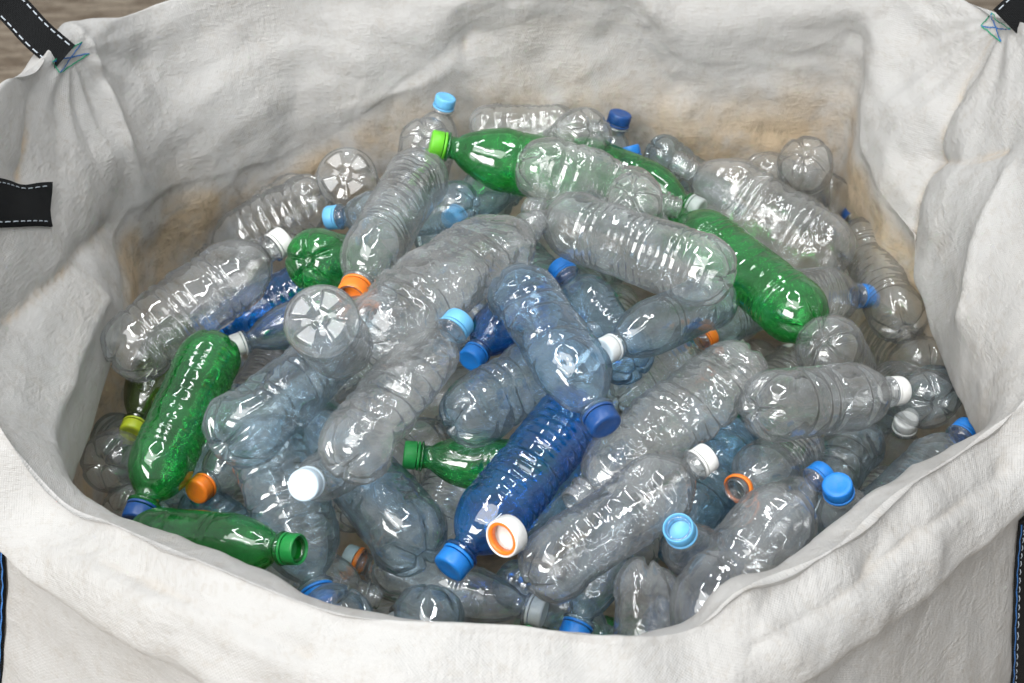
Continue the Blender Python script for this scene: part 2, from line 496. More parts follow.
wob = noise3(np.stack([np.cos(want / PER * 6.283) * 3, np.sin(want / PER * 6.283) * 3, np.zeros(NU)], -1))[:, None]
out_p = smooth_u(rim, 400)
curves = [
    atz(CEN + (out_p - CEN) * 0.80, GROUND_Z + 0.004),
    atz(out_p + outw * 0.03, GROUND_Z + 0.05),
    atz(out_p + outw * (0.125 + 0.01 * wob), -0.52),
    atz(out_p + outw * (0.105 + 0.012 * wob), -0.26),
    rim_s + outw * 0.045 + zc * (-0.095),
    rim_s + outw * (0.058 + 0.008 * wob) + zc * (-0.060 + 0.010 * wob),
    rim + outw * (0.040 + 0.006 * wob) - zc * 0.020,
    rim + outw * 0.007 - zc * 0.001,
    rim + zc * 0.004,
    rim * 0.70 + fold * 0.30 + outw * 0.002,
    rim * 0.35 + fold * 0.65 - outw * 0.012,
    fold,
    fold + outw * 0.002 - zc * 0.014 + outw * 0.010 * np.clip((0.30 - rim[:, 1:2]) / 0.1, 0, 1),
]
# the wall behind the fold: goes back out to the body of the bag, then down to its floor
rec = 0.002 + 0.050 * np.clip((0.27 - rim[:, 1:2]) / 0.15, 0, 1)
c = fold + outw * rec - zc * 0.045; c[:, 2] = np.maximum(c[:, 2], -0.17); curves.append(c)
lipz = c[:, 2]
curves.append(atz(fold + outw * (rec + 0.004), np.minimum(-0.16, lipz - 0.06)))
curves.append(atz(fold + outw * (rec + 0.012), -0.33))
curves.append(atz(out_p + outw * 0.09, -0.55))
curves.append(atz(CEN + (out_p - CEN) * 0.78, GROUND_Z + 0.03))
NSEG = [4, 8, 8, 12, 6, 10, 6, 5, 10, 10, 10, 5, 6, 12, 8, 6, 6]
curves = np.array(curves)
rows = []; kinds = []
for a in range(len(curves) - 1):
    p0 = curves[max(a - 1, 0)]; p1 = curves[a]; p2 = curves[a + 1]; p3 = curves[min(a + 2, len(curves) - 1)]
    for s in range(NSEG[a]):
        f = s / NSEG[a]
        # centripetal-ish: damped tangents so that uneven spans do not overshoot
        l01 = np.linalg.norm(p1 - p0, axis=1)[:, None] + 1e-6; l12 = np.linalg.norm(p2 - p1, axis=1)[:, None] + 1e-6; l23 = np.linalg.norm(p3 - p2, axis=1)[:, None] + 1e-6
        m1 = (p2 - p0) * l12 / (l01 + l12); m2 = (p3 - p1) * l12 / (l12 + l23)
        h00 = 2 * f ** 3 - 3 * f ** 2 + 1; h10 = f ** 3 - 2 * f ** 2 + f; h01 = -2 * f ** 3 + 3 * f ** 2; h11 = f ** 3 - f ** 2
        rows.append(h00 * p1 + h10 * m1 + h01 * p2 + h11 * m2); kinds.append(a + f)
rows.append(curves[-1]); kinds.append(len(curves) - 1.0)
X0 = np.array(rows); kinds = np.array(kinds); NV = len(X0)

def gnormals(X):
    du = np.roll(X, -1, 1) - np.roll(X, 1, 1)
    dv = np.empty_like(X); dv[1:-1] = X[2:] - X[:-2]; dv[0] = X[1] - X[0]; dv[-1] = X[-1] - X[-2]
    n = np.cross(du, dv); return n / (np.linalg.norm(n, axis=2)[..., None] + 1e-9)

# slack cloth: rest lengths longer than the shape it hangs in, so that it buckles into folds
def relax(X0, ex_u, ex_v, anchor, bend, iters, amp, freq):
    X = X0 + gnormals(X0) * (amp * (noise3(X0 * freq) + 0.6 * noise3(X0 * freq * 2.3 + 9)))[..., None]
    eu = np.linalg.norm(np.roll(X0, -1, 1) - X0, axis=2) * (1 + ex_u)
    ev = np.linalg.norm(X0[1:] - X0[:-1], axis=2) * (1 + ex_v)
    d1 = np.linalg.norm(np.roll(X0, -1, 1)[1:] - X0[:-1], axis=2) * (1 + 0.5 * (ex_u[1:] + ex_v))
    d2 = np.linalg.norm(X0[1:] - np.roll(X0, -1, 1)[:-1], axis=2) * (1 + 0.5 * (ex_u[1:] + ex_v))
    for it in range(iters):
        D = np.zeros_like(X)
        e = np.roll(X, -1, 1) - X
        l = np.linalg.norm(e, axis=2) + 1e-9
        c = e * (0.5 * (l - eu) / l)[..., None]
        D += c; D -= np.roll(c, 1, 1)
        e = X[1:] - X[:-1]; l = np.linalg.norm(e, axis=2) + 1e-9
        c = e * (0.5 * (l - ev) / l)[..., None]
        D[:-1] += c; D[1:] -= c
        e = np.roll(X, -1, 1)[1:] - X[:-1]; l = np.linalg.norm(e, axis=2) + 1e-9
        c = e * (0.25 * (l - d1) / l)[..., None]
        D[:-1] += c; D[1:] -= np.roll(c, 1, 1)
        e = X[1:] - np.roll(X, -1, 1)[:-1]; l = np.linalg.norm(e, axis=2) + 1e-9
        c = e * (0.25 * (l - d2) / l)[..., None]
        D[1:] -= c; D[:-1] += np.roll(c, -1, 1) * 0; D[:-1] += np.roll(c, 1, 1)
        X = X + D * 0.45
        lap = np.zeros_like(X)
        lap[1:-1] = (np.roll(X, 1, 1) + np.roll(X, -1, 1))[1:-1] + X[2:] + X[:-2] - 4 * X[1:-1]
        l2 = np.zeros_like(X)
        l2[1:-1] = (np.roll(lap, 1, 1) + np.roll(lap, -1, 1))[1:-1] + lap[2:] + lap[:-2] - 4 * lap[1:-1]
        X = X - bend * l2
        X = X + anchor[..., None] * (X0 - X)
    return X

kv = kinds[:, None] * np.ones((1, NU))
# how much slack and how firmly each zone is held
firm = 0.006 + 0.05 * np.exp(-((kv - 8.0) / 0.8) ** 2) + 0.02 * np.exp(-((kv - 11.0) / 0.6) ** 2) + 0.3 * (kv < 1.2) + 0.05 * (kv > 15)
patch = noise3(X0 * 3.1 + 5.0)
exu = 0.014 + 0.014 * patch
exv = 0.008 + 0.010 * noise3(X0 * 2.7 + 21.0)
exu = np.clip(exu, 0.006, 0.12); exv = np.clip(exv, 0.006, 0.13)
# coarse pass for the big folds, then the fine one
Xc0 = X0[:, ::2]
Xc = relax(Xc0, exu[:, ::2] * 1.2, exv[1:, ::2] * 1.2, firm[:, ::2], 0.010, 220, 0.010, 8.0)
Dc = Xc - Xc0
Du = np.empty_like(X0); Du[:, ::2] = Dc; Du[:, 1::2] = 0.5 * (Dc + np.roll(Dc, -1, 1))
X1 = X0 + Du
X = relax(X1, exu * 0.12, exv[1:] * 0.12, np.full_like(firm, 0.03), 0.015, 40, 0.0010, 30.0)
# finer sheet for the sharp creases
def refine_u(A):
    out = np.empty((A.shape[0], A.shape[1] * 2) + A.shape[2:])
    out[:, ::2] = A
    out[:, 1::2] = (9 * (A + np.roll(A, -1, 1)) - np.roll(A, 1, 1) - np.roll(A, -2, 1)) / 16
    return out
def refine_v(A):
    mid = 0.5 * (A[1:] + A[:-1])
    mid[1:-1] = (9 * (A[1:-2] + A[2:-1]) - A[:-3] - A[3:]) / 16
    out = np.empty((2 * len(A) - 1,) + A.shape[1:])
    out[::2] = A; out[1::2] = mid
    return out
X = refine_v(refine_u(X)); X0 = refine_v(refine_u(X0))
kinds = refine_v(kinds[:, None])[:, 0]; NU *= 2; NV = len(X)
kv = kinds[:, None] * np.ones((1, NU))
vl = np.concatenate([np.zeros((1, NU)), np.cumsum(np.linalg.norm(X0[1:] - X0[:-1], axis=2), 0)])
# creases pressed into the coated cloth: flat facets meeting along sharp lines
Wp = X0 + 0.010 * np.stack([noise3(X0 * 5 + 3), noise3(X0 * 5 + 17), noise3(X0 * 5 + 31)], -1)
crumple = np.zeros((NV, NU))
for q in range(12):
    d = rng.normal(size=3); d /= np.linalg.norm(d)
    per = rng.uniform(0.035, 0.11)
    ph = (Wp @ d) / per + rng.uniform(0, 9)
    tri = np.abs((ph % 1.0) - 0.5) * 2 - 0.5
    mask = np.clip(-0.05 + 2.2 * noise3(X0 * 4.0 + 40 + q * 3.3), 0, 1)
    crumple += 0.050 * per * tri * mask
crumple += 0.0018 * (np.abs(noise3(Wp * 18 + 8)) - 0.25) + 0.0010 * (np.abs(noise3(Wp * 40 + 4)) - 0.25)
# pleats gathering towards the sewn-on loops
ul = np.arange(NU) / NU * PER
for cx, cy, cz in ((-0.512, 0.345, 0.143), (0.552, 0.350, 0.184)):
    dd = np.linalg.norm(X0 - np.array([cx, cy, cz]), axis=2)
    iv, iu = np.unravel_index(np.argmin(dd), dd.shape)
    du = (ul[None] - ul[iu] + PER / 2) % PER - PER / 2
    ang = np.arctan2(du, np.abs(vl - vl[iv, iu]) + 0.004)
    pl = np.abs(((ang * 2.1 + 0.15 * noise3(X0 * 6)) % 1.0) - 0.5) * 2 - 0.5
    crumple += 0.012 * pl * np.exp(-dd / 0.11) * (1 - np.exp(-dd / 0.03)) * (kv > 7.9)
damp = 1 - 0.5 * np.exp(-((kv - 8.0) / 0.5) ** 2) - 0.4 * np.exp(-((kv - 11.0) / 0.4) ** 2) - 0.35 * (kv < 4)
nrm = gnormals(X)
toc = np.array(cam.location) - X
crumple = crumple * damp
# named folds: points along each, depth (+ = valley, - = ridge), half width
CREASES = [
    ([(0.548, 0.357, 0.172), (0.525, 0.346, 0.117), (0.499, 0.320, 0.073), (0.483, 0.303, 0.035)], 0.014, 0.020),
    ([(0.483, 0.303, 0.035), (0.475, 0.280, -0.006), (0.471, 0.253, -0.050)], 0.014, 0.020),
    ([(0.483, 0.303, 0.035), (0.508, 0.247, 0.064), (0.535, 0.207, 0.098)], 0.010, 0.018),
    ([(0.535, 0.168, 0.090), (0.506, 0.122, 0.026), (0.488, 0.061, -0.022)], -0.016, 0.030),
    ([(-0.048, 0.501, 0.098), (0.004, 0.512, 0.085), (0.043, 0.511, 0.092), (0.084, 0.511, 0.085), (0.127, 0.507, 0.084), (0.164, 0.512, 0.051)], 0.008, 0.016),
    ([(-0.055, 0.481, 0.148), (-0.059, 0.480, 0.121), (-0.061, 0.511, 0.047), (-0.056, 0.525, 0.005)], 0.007, 0.014),
    ([(0.043, 0.512, 0.089), (0.042, 0.519, 0.057), (0.053, 0.543, -0.041)], 0.008, 0.014),
    ([(-0.228, 0.472, 0.001), (-0.120, 0.495, 0.035), (-0.076, 0.502, 0.060)], -0.008, 0.020),
    ([(0.223, 0.497, 0.033), (0.296, 0.508, -0.005), (0.369, 0.512, -0.026), (0.438, 0.502, -0.039), (0.471, 0.487, -0.037)], 0.010, 0.016),
    ([(0.421, 0.498, 0.040), (0.421, 0.498, 0.009), (0.427, 0.504, -0.030)], 0.005, 0.012),
    ([(-0.511, 0.377, 0.142), (-0.497, 0.366, 0.092), (-0.475, 0.324, 0.033), (-0.476, 0.318, -0.040)], -0.020, 0.026),
    ([(-0.519, 0.271, 0.136), (-0.514, 0.215, 0.118), (-0.508, 0.158, 0.097)], 0.012, 0.022),
    ([(-0.390, 0.468, 0.113), (-0.401, 0.441, 0.077)], 0.008, 0.014),
    ([(-0.281, 0.471, 0.043), (-0.289, 0.464, -0.043)], 0.010, 0.018),
    ([(-0.466, 0.250, -0.030), (-0.466, 0.168, 0.000), (-0.475, 0.085, 0.013), (-0.490, 0.014, 0.023)], 0.018, 0.026),
    ([(-0.456, 0.121, -0.041), (-0.459, -0.019, -0.048), (-0.440, -0.114, -0.038)], -0.012, 0.024),
    ([(-0.449, 0.426, 0.098), (-0.405, 0.396, 0.031), (-0.393, 0.380, -0.024)], 0.012, 0.022),
    ([(0.434, -0.181, 0.006), (0.338, -0.259, 0.018), (0.250, -0.328, 0.019), (0.182, -0.369, 0.014)], 0.010, 0.022),
    ([(-0.416, -0.203, -0.009), (-0.335, -0.272, -0.003), (-0.244, -0.331, 0.022), (-0.154, -0.374, 0.020)], 0.008, 0.022),
    ([(0.311, -0.260, 0.031), (0.288, -0.293, 0.023)], 0.008, 0.014),
    ([(0.201, -0.327, 0.035), (0.183, -0.352, 0.027)], 0.008, 0.014),
]
inward = np.where((kv < 7.5)[..., None], -1.0, 1.0)       # the cloth side that is looked at
crease_d = np.zeros(X0.shape[:2]); line_dirt = np.zeros(X0.shape[:2])
for pts, dep, wid in CREASES:
    best = np.full(X0.shape[:2], 9.0)
    for a, b in zip(pts[:-1], pts[1:]):
        a = np.array(a); b = np.array(b); ab = b - a
        t = np.clip(((X0 - a) @ ab) / (ab @ ab), 0, 1)
        best = np.minimum(best, np.linalg.norm(X0 - a - t[..., None] * ab, axis=2))
    best = best + 0.004 * noise3(X0 * 30)
    best = np.abs(best)
    crease_d += 1.3 * dep * (0.55 * np.clip(1 - best / (3.0 * wid), 0, 1) + 0.45 * np.exp(-best / (0.5 * wid)))
    if dep > 0:
        line_dirt = np.maximum(line_dirt, np.exp(-(best / 0.003) ** 2) * (0.55 + 0.6 * noise3(X0 * 25)) * np.where(kv > 8, 1.0, 0.25))
# the normals of this sheet point towards the looked-at side where n . (eye - p) > 0
side = np.sign(np.sign((nrm * toc).sum(2)[(kv > 8.5) & (kv < 10.5)]).sum())
X = X + nrm * (side * (crumple - crease_d))[..., None]
X[1:-1] = X[1:-1] + 0.06 * ((np.roll(X, 1, 1) + np.roll(X, -1, 1))[1:-1] + X[2:] + X[:-2] - 4 * X[1:-1])
# keep the bag above the ground
X[..., 2] = np.maximum(X[..., 2], GROUND_Z + 0.003)
bag_verts = X.reshape(-1, 3)
bag_quads = grid_quads(NV, NU)
bag_me = mesh_from('bag_fabric', bag_verts, bag_quads, M_CLOTH)
# UV in metres
vlen = vl.mean(1)
li = np.empty(len(bag_me.loops), dtype=np.int32); bag_me.loops.foreach_get('vertex_index', li)
uu = (li % NU) / NU * PER; vv = vlen[li // NU]
# the last column of faces wraps round: keep its u continuous
wrap = np.zeros(len(li), bool)
q = li.reshape(-1, 4) % NU
last = (q == NU - 1).any(1) & (q == 0).any(1)
wrap.reshape(-1, 4)[last] = (q[last] == 0)
uu = uu + wrap * PER
lay = bag_me.uv_layers.new(name='metres')
lay.data.foreach_set('uv', np.stack([uu, vv], -1).astype(np.float32).ravel())
# soiling: inside, low down where dirty bottles rub, more at the back and the left
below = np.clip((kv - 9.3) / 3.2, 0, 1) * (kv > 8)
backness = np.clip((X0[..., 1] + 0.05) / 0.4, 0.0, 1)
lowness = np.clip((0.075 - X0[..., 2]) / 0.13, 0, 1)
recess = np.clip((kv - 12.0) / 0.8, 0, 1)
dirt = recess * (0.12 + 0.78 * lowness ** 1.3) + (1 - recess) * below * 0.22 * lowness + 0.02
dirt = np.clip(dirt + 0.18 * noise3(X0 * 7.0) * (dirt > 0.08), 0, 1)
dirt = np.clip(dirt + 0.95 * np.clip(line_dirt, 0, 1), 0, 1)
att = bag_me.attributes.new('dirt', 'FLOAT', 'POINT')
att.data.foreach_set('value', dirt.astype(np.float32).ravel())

bag = bpy.data.objects.new('bulk_bag', None)
COL.objects.link(bag)
bag.location = (0, 0.06, GROUND_Z)
tag(bag, 'open white woven bulk bag with black lifting straps holding the heap of bottles', 'bag')
def bag_part(name, me, parent=None):
    o = link(name, me, parent or bag)
    if parent is None:
        o.location = (0, -0.06, -GROUND_Z)
    return o
fabric = bag_part('bag_fabric', bag_me)

# straps of black webbing with stitching
bvh = BVHTree.FromPolygons([tuple(v) for v in bag_verts.tolist()], bag_quads.tolist())

def spline_pts(P, n):
    P = np.asarray(P, float)
    Q = np.vstack([2 * P[0] - P[1], P, 2 * P[-1] - P[-2]])
    t = np.linspace(0, len(P) - 1 - 1e-6, n); i = np.floor(t).astype(int); f = (t - i)[:, None]
    p0, p1, p2, p3 = Q[i], Q[i + 1], Q[i + 2], Q[i + 3]
    return 0.5 * (2 * p1 + (p2 - p0) * f + (2 * p0 - 5 * p1 + 4 * p2 - p3) * f ** 2 + (3 * p1 - p0 - 3 * p2 + p3) * f ** 3)

def ribbon(name, ctrl, side, width, wrap=None, square=True, thick=0.0022, n=70, stitch=True, edge=None, parent=None):
    """webbing along ctrl; side = across direction(s); wrap = (first, last) fractions laid on the bag cloth"""
    C = spline_pts(ctrl, n)
    S = spline_pts(side, n) if np.ndim(side) == 2 else np.tile(np.asarray(side, float), (n, 1))
    T = np.gradient(C, axis=0); T /= np.linalg.norm(T, axis=1)[:, None]
    if square:
        S = S - T * (S * T).sum(1)[:, None]
    S /= np.linalg.norm(S, axis=1)[:, None]
    Nn = np.cross(T, S); Nn /= np.linalg.norm(Nn, axis=1)[:, None]
    m = 9
    ws = np.linspace(-0.5, 0.5, m) * width
    top = C[:, None] + S[:, None] * ws[None, :, None]
    nor = np.repeat(Nn[:, None], m, 1)
    if wrap:
        for i in range(n):
            fr = i / (n - 1)
            if wrap[0] <= fr <= wrap[1]:
                for j in range(m):
                    loc, nn, _, _ = bvh.find_nearest(Vector(top[i, j]))
                    nn = np.array(nn)
                    if nn @ nor[i, j] < 0: nn = -nn
                    top[i, j] = np.array(loc) + nn * 0.0035
        for _ in range(25):
            top[1:-1] = (top[:-2] + 2 * top[1:-1] + top[2:]) / 4
    bot = top - nor * thick
    V = np.concatenate([top, bot[:, ::-1]], 1).reshape(-1, 3)
    Q = grid_quads(n, 2 * m)
    caps = [[a, a + 1, 2 * m - 2 - a, 2 * m - 1 - a] for a in range(m - 1)]
    off = (n - 1) * 2 * m
    Q = np.vstack([Q, np.array(caps), np.array(caps)[:, ::-1] + off])
    me = mesh_from(name, V, Q, M_WEB, smooth=True)
    cl = np.concatenate([[0], np.cumsum(np.linalg.norm(np.diff(C, axis=0), axis=1))])
    wu = np.concatenate([ws, ws[::-1]])
    li = np.empty(len(me.loops), dtype=np.int32); me.loops.foreach_get('vertex_index', li)
    l2 = me.uv_layers.new(name='metres')
    l2.data.foreach_set('uv', np.stack([wu[li % (2 * m)], cl[li // (2 * m)]], -1).astype(np.float32).ravel())
    o = bag_part(name, me, parent)
    def dashes(off_w, matr, nm, dash=0.0065, gap=0.0035, w=0.0007):
        vs = []; qs = []
        k = 0; s = 0.004
        jf = (off_w / width + 0.5) * (m - 1); j0 = int(min(max(math.floor(jf), 0), m - 2)); fj = jf - j0
        path = top[:, j0] * (1 - fj) + top[:, j0 + 1] * fj
        while s + dash < cl[-1]:
            a = np.array([np.interp(s, cl, path[:, q]) for q in range(3)]); b = np.array([np.interp(s + dash, cl, path[:, q]) for q in range(3)])
            ii = min(int(np.searchsorted(cl, s)), n - 1)
            nn = nor[ii, j0]; sd = S[ii]
            mid = (a + b) / 2 + nn * 0.0011
            a = a + nn * 0.0003; b = b + nn * 0.0003
            base = len(vs)
            for p in (a, mid, b):
                vs += [p - sd * w, p + nn * 0.0006, p + sd * w]
            for r in (0, 3):
                for q in (0, 1):
                    qs.append([base + r + q, base + r + q + 1, base + r + q + 4, base + r + q + 3])
            s += dash + gap
        d = link(nm, mesh_from(nm, vs, qs, matr), o)
        return d
    if stitch:
        dashes(-width * 0.40, M_WHITE_THREAD, 'stitching')
        dashes(width * 0.40, M_WHITE_THREAD, 'stitching')
    if edge is not None:
        dashes(edge * width * 0.485, M_BLUE_THREAD, 'edge_thread', dash=0.02, gap=0.0005, w=0.0016)
    return o

def cross_stitch(centre, ax, ay, w, h, parent):
    """box-and-cross seam of coloured thread laid on the cloth"""
    segs = [((-1, -1), (1, -1), 0), ((-1, 1), (1, 1), 0), ((-1, -1), (1, 1), 1), ((-1, 1), (1, -1), 1), ((-1, -1), (-1, 1), 0)]
    for pth in (0, 1):
        vs = []; qs = []
        for (a, b, kcol) in segs:
            if kcol != pth: continue
            nst = 14
            prev = None
            for t in np.linspace(0, 1, nst):
                p = np.array(centre) + np.array(ax) * (a[0] + (b[0] - a[0]) * t) * w / 2 + np.array(ay) * (a[1] + (b[1] - a[1]) * t) * h / 2
                eye = np.array(cam.location); dv = (eye - p) / np.linalg.norm(eye - p)
                loc, nn, _, _ = bvh.ray_cast(Vector(p + dv * 0.08), Vector(-dv))
                if loc is None or abs((np.array(loc) - p) @ dv) > 0.07:
                    loc, nn, _, _ = bvh.find_nearest(Vector(p))
                nn = np.array(nn); toc = np.array(cam.location) - np.array(loc)
                if nn @ toc < 0: nn = -nn
                loc = np.array(loc) + nn * 0.0016
                d = np.array(ax) * (b[0] - a[0]) * w + np.array(ay) * (b[1] - a[1]) * h
                sd = np.cross(d, nn); sd /= np.linalg.norm(sd) + 1e-9
                base = len(vs)
                vs += [loc - sd * 0.0008, loc + nn * 0.0008, loc + sd * 0.0008]
                if prev is not None:
                    for q in (0, 1):
                        qs.append([prev + q, prev + q + 1, base + q + 1, base + q])
                prev = base
        bag_part('cross_stitching', mesh_from('cross_stitching', vs, qs, (M_GREEN_THREAD, M_BLUE_THREAD)[pth]))

# back left lifting loop: sewn at the corner, rising outwards over the rim
RT = np.array([1.0, 0, 0]); UP = np.array([0, 0.643, 0.766])
ribbon('lifting_strap', [(-0.510, 0.324, 0.150), (-0.538, 0.335, 0.173), (-0.566, 0.354, 0.196), (-0.606, 0.367, 0.235), (-0.668, 0.371, 0.255), (-0.72, 0.31, 0.20), (-0.70, 0.24, 0.10), (-0.64, 0.20, 0.0)],
       -np.array([RT * 0.74 + UP * 0.67] * 4 + [RT * 0.6 + UP * 0.8] + [np.array((0.3, 0.6, 0.3))] * 3), 0.038)
cross_stitch((-0.510, 0.341, 0.142), RT * 0.83 + UP * 0.55, -0.55 * RT + 0.83 * UP, 0.042, 0.016, None)
# back right lifting loop
ribbon('lifting_strap', [(0.550, 0.324, 0.192), (0.564, 0.329, 0.206), (0.586, 0.344, 0.223), (0.625, 0.337, 0.246), (0.668, 0.299, 0.227), (0.69, 0.25, 0.15), (0.66, 0.21, 0.03)],
       -np.array([RT * 0.74 - UP * 0.67] * 3 + [RT * 0.6 - UP * 0.8] + [np.array((0.3, -0.6, -0.3))] * 3), 0.040)
cross_stitch((0.553, 0.349, 0.174), RT * 0.76 - UP * 0.62, RT * 0.62 + UP * 0.76, 0.030, 0.018, None)
# strap end sewn flat on the left wall
ribbon('strap_end', [(-0.54, 0.020, 0.140), (-0.525, 0.060, 0.124), (-0.515, 0.095, 0.102), (-0.507, 0.118, 0.087), (-0.499, 0.142, 0.072), (-0.492, 0.161, 0.060)], (-0.16, 0.87, 0.46), 0.055, wrap=(0, 1), square=False)
# straps running down the front corners of the bag
ribbon('corner_strap', [(-0.480, -0.180, -0.075), (-0.487, -0.186, -0.100), (-0.497, -0.195, -0.139), (-0.505, -0.207, -0.182), (-0.517, -0.220, -0.231), (-0.555, -0.21, -0.384), (-0.58, -0.20, -0.52), (-0.50, -0.18, -0.80)], (0.62, -0.75, 0.0), 0.06, wrap=(0, 1), edge=1)
ribbon('corner_strap', [(0.492, -0.148, -0.075), (0.497, -0.153, -0.110), (0.502, -0.165, -0.150), (0.507, -0.178, -0.190), (0.516, -0.190, -0.240), (0.556, -0.20, -0.400), (0.58, -0.20, -0.52), (0.50, -0.18, -0.80)], (0.65, 0.72, 0.0), 0.06, wrap=(0, 1), edge=-1)

# ------------------------------------------------------------ bottles
def bottle_body(L, R, kind, seed, crush, k, NS=64):
    """PET shell along +z from its foot (0) to the mouth; k scales neck and cap"""
    r_ = np.random.default_rng(seed)
    th = np.arange(NS) / NS * 2 * np.pi
    rn = 0.0125 * k
    cap_h = 0.0150 * k
    mouth = L - 0.002
    flange = L - cap_h - 0.0045 * k
    neck0 = flange - 0.010 * k
    sh_len = min(max(1.15 * R, 0.030), 0.36 * L)
    if kind == 'smooth': sh_len *= 1.35
    zs = neck0 - sh_len
    hb = 0.72 * R if kind != 'petal' else 0.34 * R
    nlobe = 4 if kind == 'petal' else 5
    rows_r = []; rows_z = []
    # foot
    f = np.linspace(0.02, 1, 22)
    dome = hb * (1 - np.sqrt(np.clip(1 - f ** 2, 0, 1)))
    sfeet = 0.5 + 0.5 * np.cos(nlobe * th)
    ang = np.abs(((th * nlobe / (2 * np.pi)) % 1.0) - 0.5) * 2      # 0 in a valley, 1 on a foot
    sfeet = 1 - np.exp(-(ang / 0.20) ** 2) if kind != 'petal' else np.clip((ang - 0.38) / 0.10, 0, 1)
    for a, d in zip(f, dome):
        w = min(max((a - 0.08) / 0.22, 0), 1) * (1 - min(max((a - 0.72) / 0.28, 0), 1) ** 1.5)
        centre = 0.10 * R * np.exp(-(a / 0.16) ** 2) - 0.05 * R * np.exp(-(a / 0.06) ** 2)
        z = d + 0.10 * R + centre - (0.19 if kind != 'petal' else 0.11) * R * w * sfeet
        if kind == 'petal':
            pm = sfeet * np.clip((a - 0.24) / 0.06, 0, 1) * np.clip((0.80 - a) / 0.06, 0, 1)
            z = (d + 0.10 * R + centre) * (1 - pm) + 0.02 * R * pm
        rows_r.append(np.full(NS, a * R)); rows_z.append(z)
    # wall
    nb = max(int((zs - hb) / 0.0017), 20)
    zz = np.linspace(hb + 0.10 * R, zs, nb)[1:]
    t = (zz - zz[0]) / (zz[-1] - zz[0])
    win = np.clip(np.minimum(t, 1 - t) / 0.06, 0, 1)
    rr = np.ones_like(zz)
    if kind == 'ribs':
        per = r_.uniform(0.009, 0.018)
        dep = r_.uniform(0.034, 0.056)
        style = r_.integers(0, 3)
        wv = (0.5 + 0.5 * np.cos(2 * np.pi * zz / per)) ** 3
        if style == 1:       # ribs in groups with plain bands between
            wv = wv * (np.cos(2 * np.pi * zz / (per * r_.uniform(4.0, 6.0)) + 1.0) > -0.35)
        elif style == 2:     # ribs above and below a plain middle
            wv = wv * np.clip(np.abs(t - r_.uniform(0.4, 0.6)) / 0.05 - 2.0, 0, 1)
        rr -= win * dep * wv
        if style != 2:
            rr -= 0.05 * np.exp(-((t - r_.uniform(0.4, 0.62)) / 0.05) ** 2)
    elif kind in ('soda', 'petal'):
        inn = np.clip((t - 0.16) / 0.02, 0, 1) * np.clip((0.80 - t) / 0.02, 0, 1)
        rr -= 0.028 * inn
        for c in (0.07, 0.12, 0.84, 0.89, 0.94):
            rr -= 0.034 * np.exp(-((t - c) / 0.012) ** 2)
        for c in np.arange(0.24, 0.76, 0.10):
            rr -= 0.018 * np.exp(-((t - c) / 0.012) ** 2)
    elif kind == 'waist':
        rr -= 0.11 * np.exp(-((t - 0.62) / 0.09) ** 2)
        for c in (0.50, 0.74):
            rr -= 0.04 * np.exp(-((t - c) / 0.015) ** 2)
    else:
        rr -= 0.02 * np.exp(-((t - 0.25) / 0.03) ** 2) + 0.03 * np.exp(-((t - 0.9) / 0.02) ** 2) + 0.03 * np.exp(-((t - 0.8) / 0.02) ** 2)
    for a, z in zip(rr, zz):
        rows_r.append(np.full(NS, a * R)); rows_z.append(np.full(NS, z))
    # shoulder
    s = np.linspace(0, 1, 20)[1:]
    for q in s:
        e = 1.9 if kind != 'smooth' else 1.7
        rad = rn + (R - rn) * (1 - q ** e) ** 0.85
        zsh = zs + q * sh_len
        if kind == 'ribs':
            rad -= 0.02 * R * (0.5 + 0.5 * np.cos(8 * th)) * math.sin(math.pi * q)
        rows_r.append(np.zeros(NS) + rad); rows_z.append(np.full(NS, zsh))
    # neck, support flange, finish with two thread turns, mouth rolled in
    prof = [(rn, flange - 0.002 * k), (rn * 1.30, flange - 0.0012 * k), (rn * 1.32, flange + 0.0006 * k), (rn * 1.0, flange + 0.0014 * k)]
    for i in range(9):
        zq = flange + 0.003 * k + (mouth - flange - 0.004 * k) * i / 8
        prof.append((rn * (1.0 + (0.10 if i in (2, 5) else 0.0)), zq))
    prof += [(rn * 0.97, mouth), (rn * 0.84, mouth), (rn * 0.82, mouth - 0.006 * k), (rn * 0.82, flange)]
    for a, z in prof:
        rows_r.append(np.full(NS, a)); rows_z.append(np.full(NS, z))
    A = np.array(rows_r); Z = np.array(rows_z)
    x = A * np.cos(th); y = A * np.sin(th)
    # dents and crumples
    body = np.clip((neck0 - Z) / (0.6 * R), 0, 1)
    foot = np.clip((Z - 0.5 * hb) / (0.6 * R), 0 if kind == 'petal' else 0.35, 1)
    body = body * foot
    cr = min(crush * 1.5 + 0.03, 0.8)
    off = r_.uniform(0, 90, 3)
    Pn = np.stack([x, y, Z], -1)
    n1 = noise3(Pn * 17 + off); n2 = noise3(Pn * 42 + off + 7); n3 = noise3(Pn * 95 + off + 13)
    fac = 1 + body * (cr * (0.04 + 0.06 * n1 - 0.24 * np.abs(n1) - 0.12 * np.abs(n2)) + 0.010 * n2 + cr * cr * 0.11 * (np.abs(n3) - 0.25))
    dent_z = r_.uniform(0.3, 0.75) * L; phi = r_.uniform(0, 2 * np.pi)
    gz = np.exp(-((Z - dent_z) / (0.22 * L)) ** 2)
    push = np.clip(np.cos(th - phi), 0, 1) ** 3
    fac -= body * cr * 0.34 * gz * push
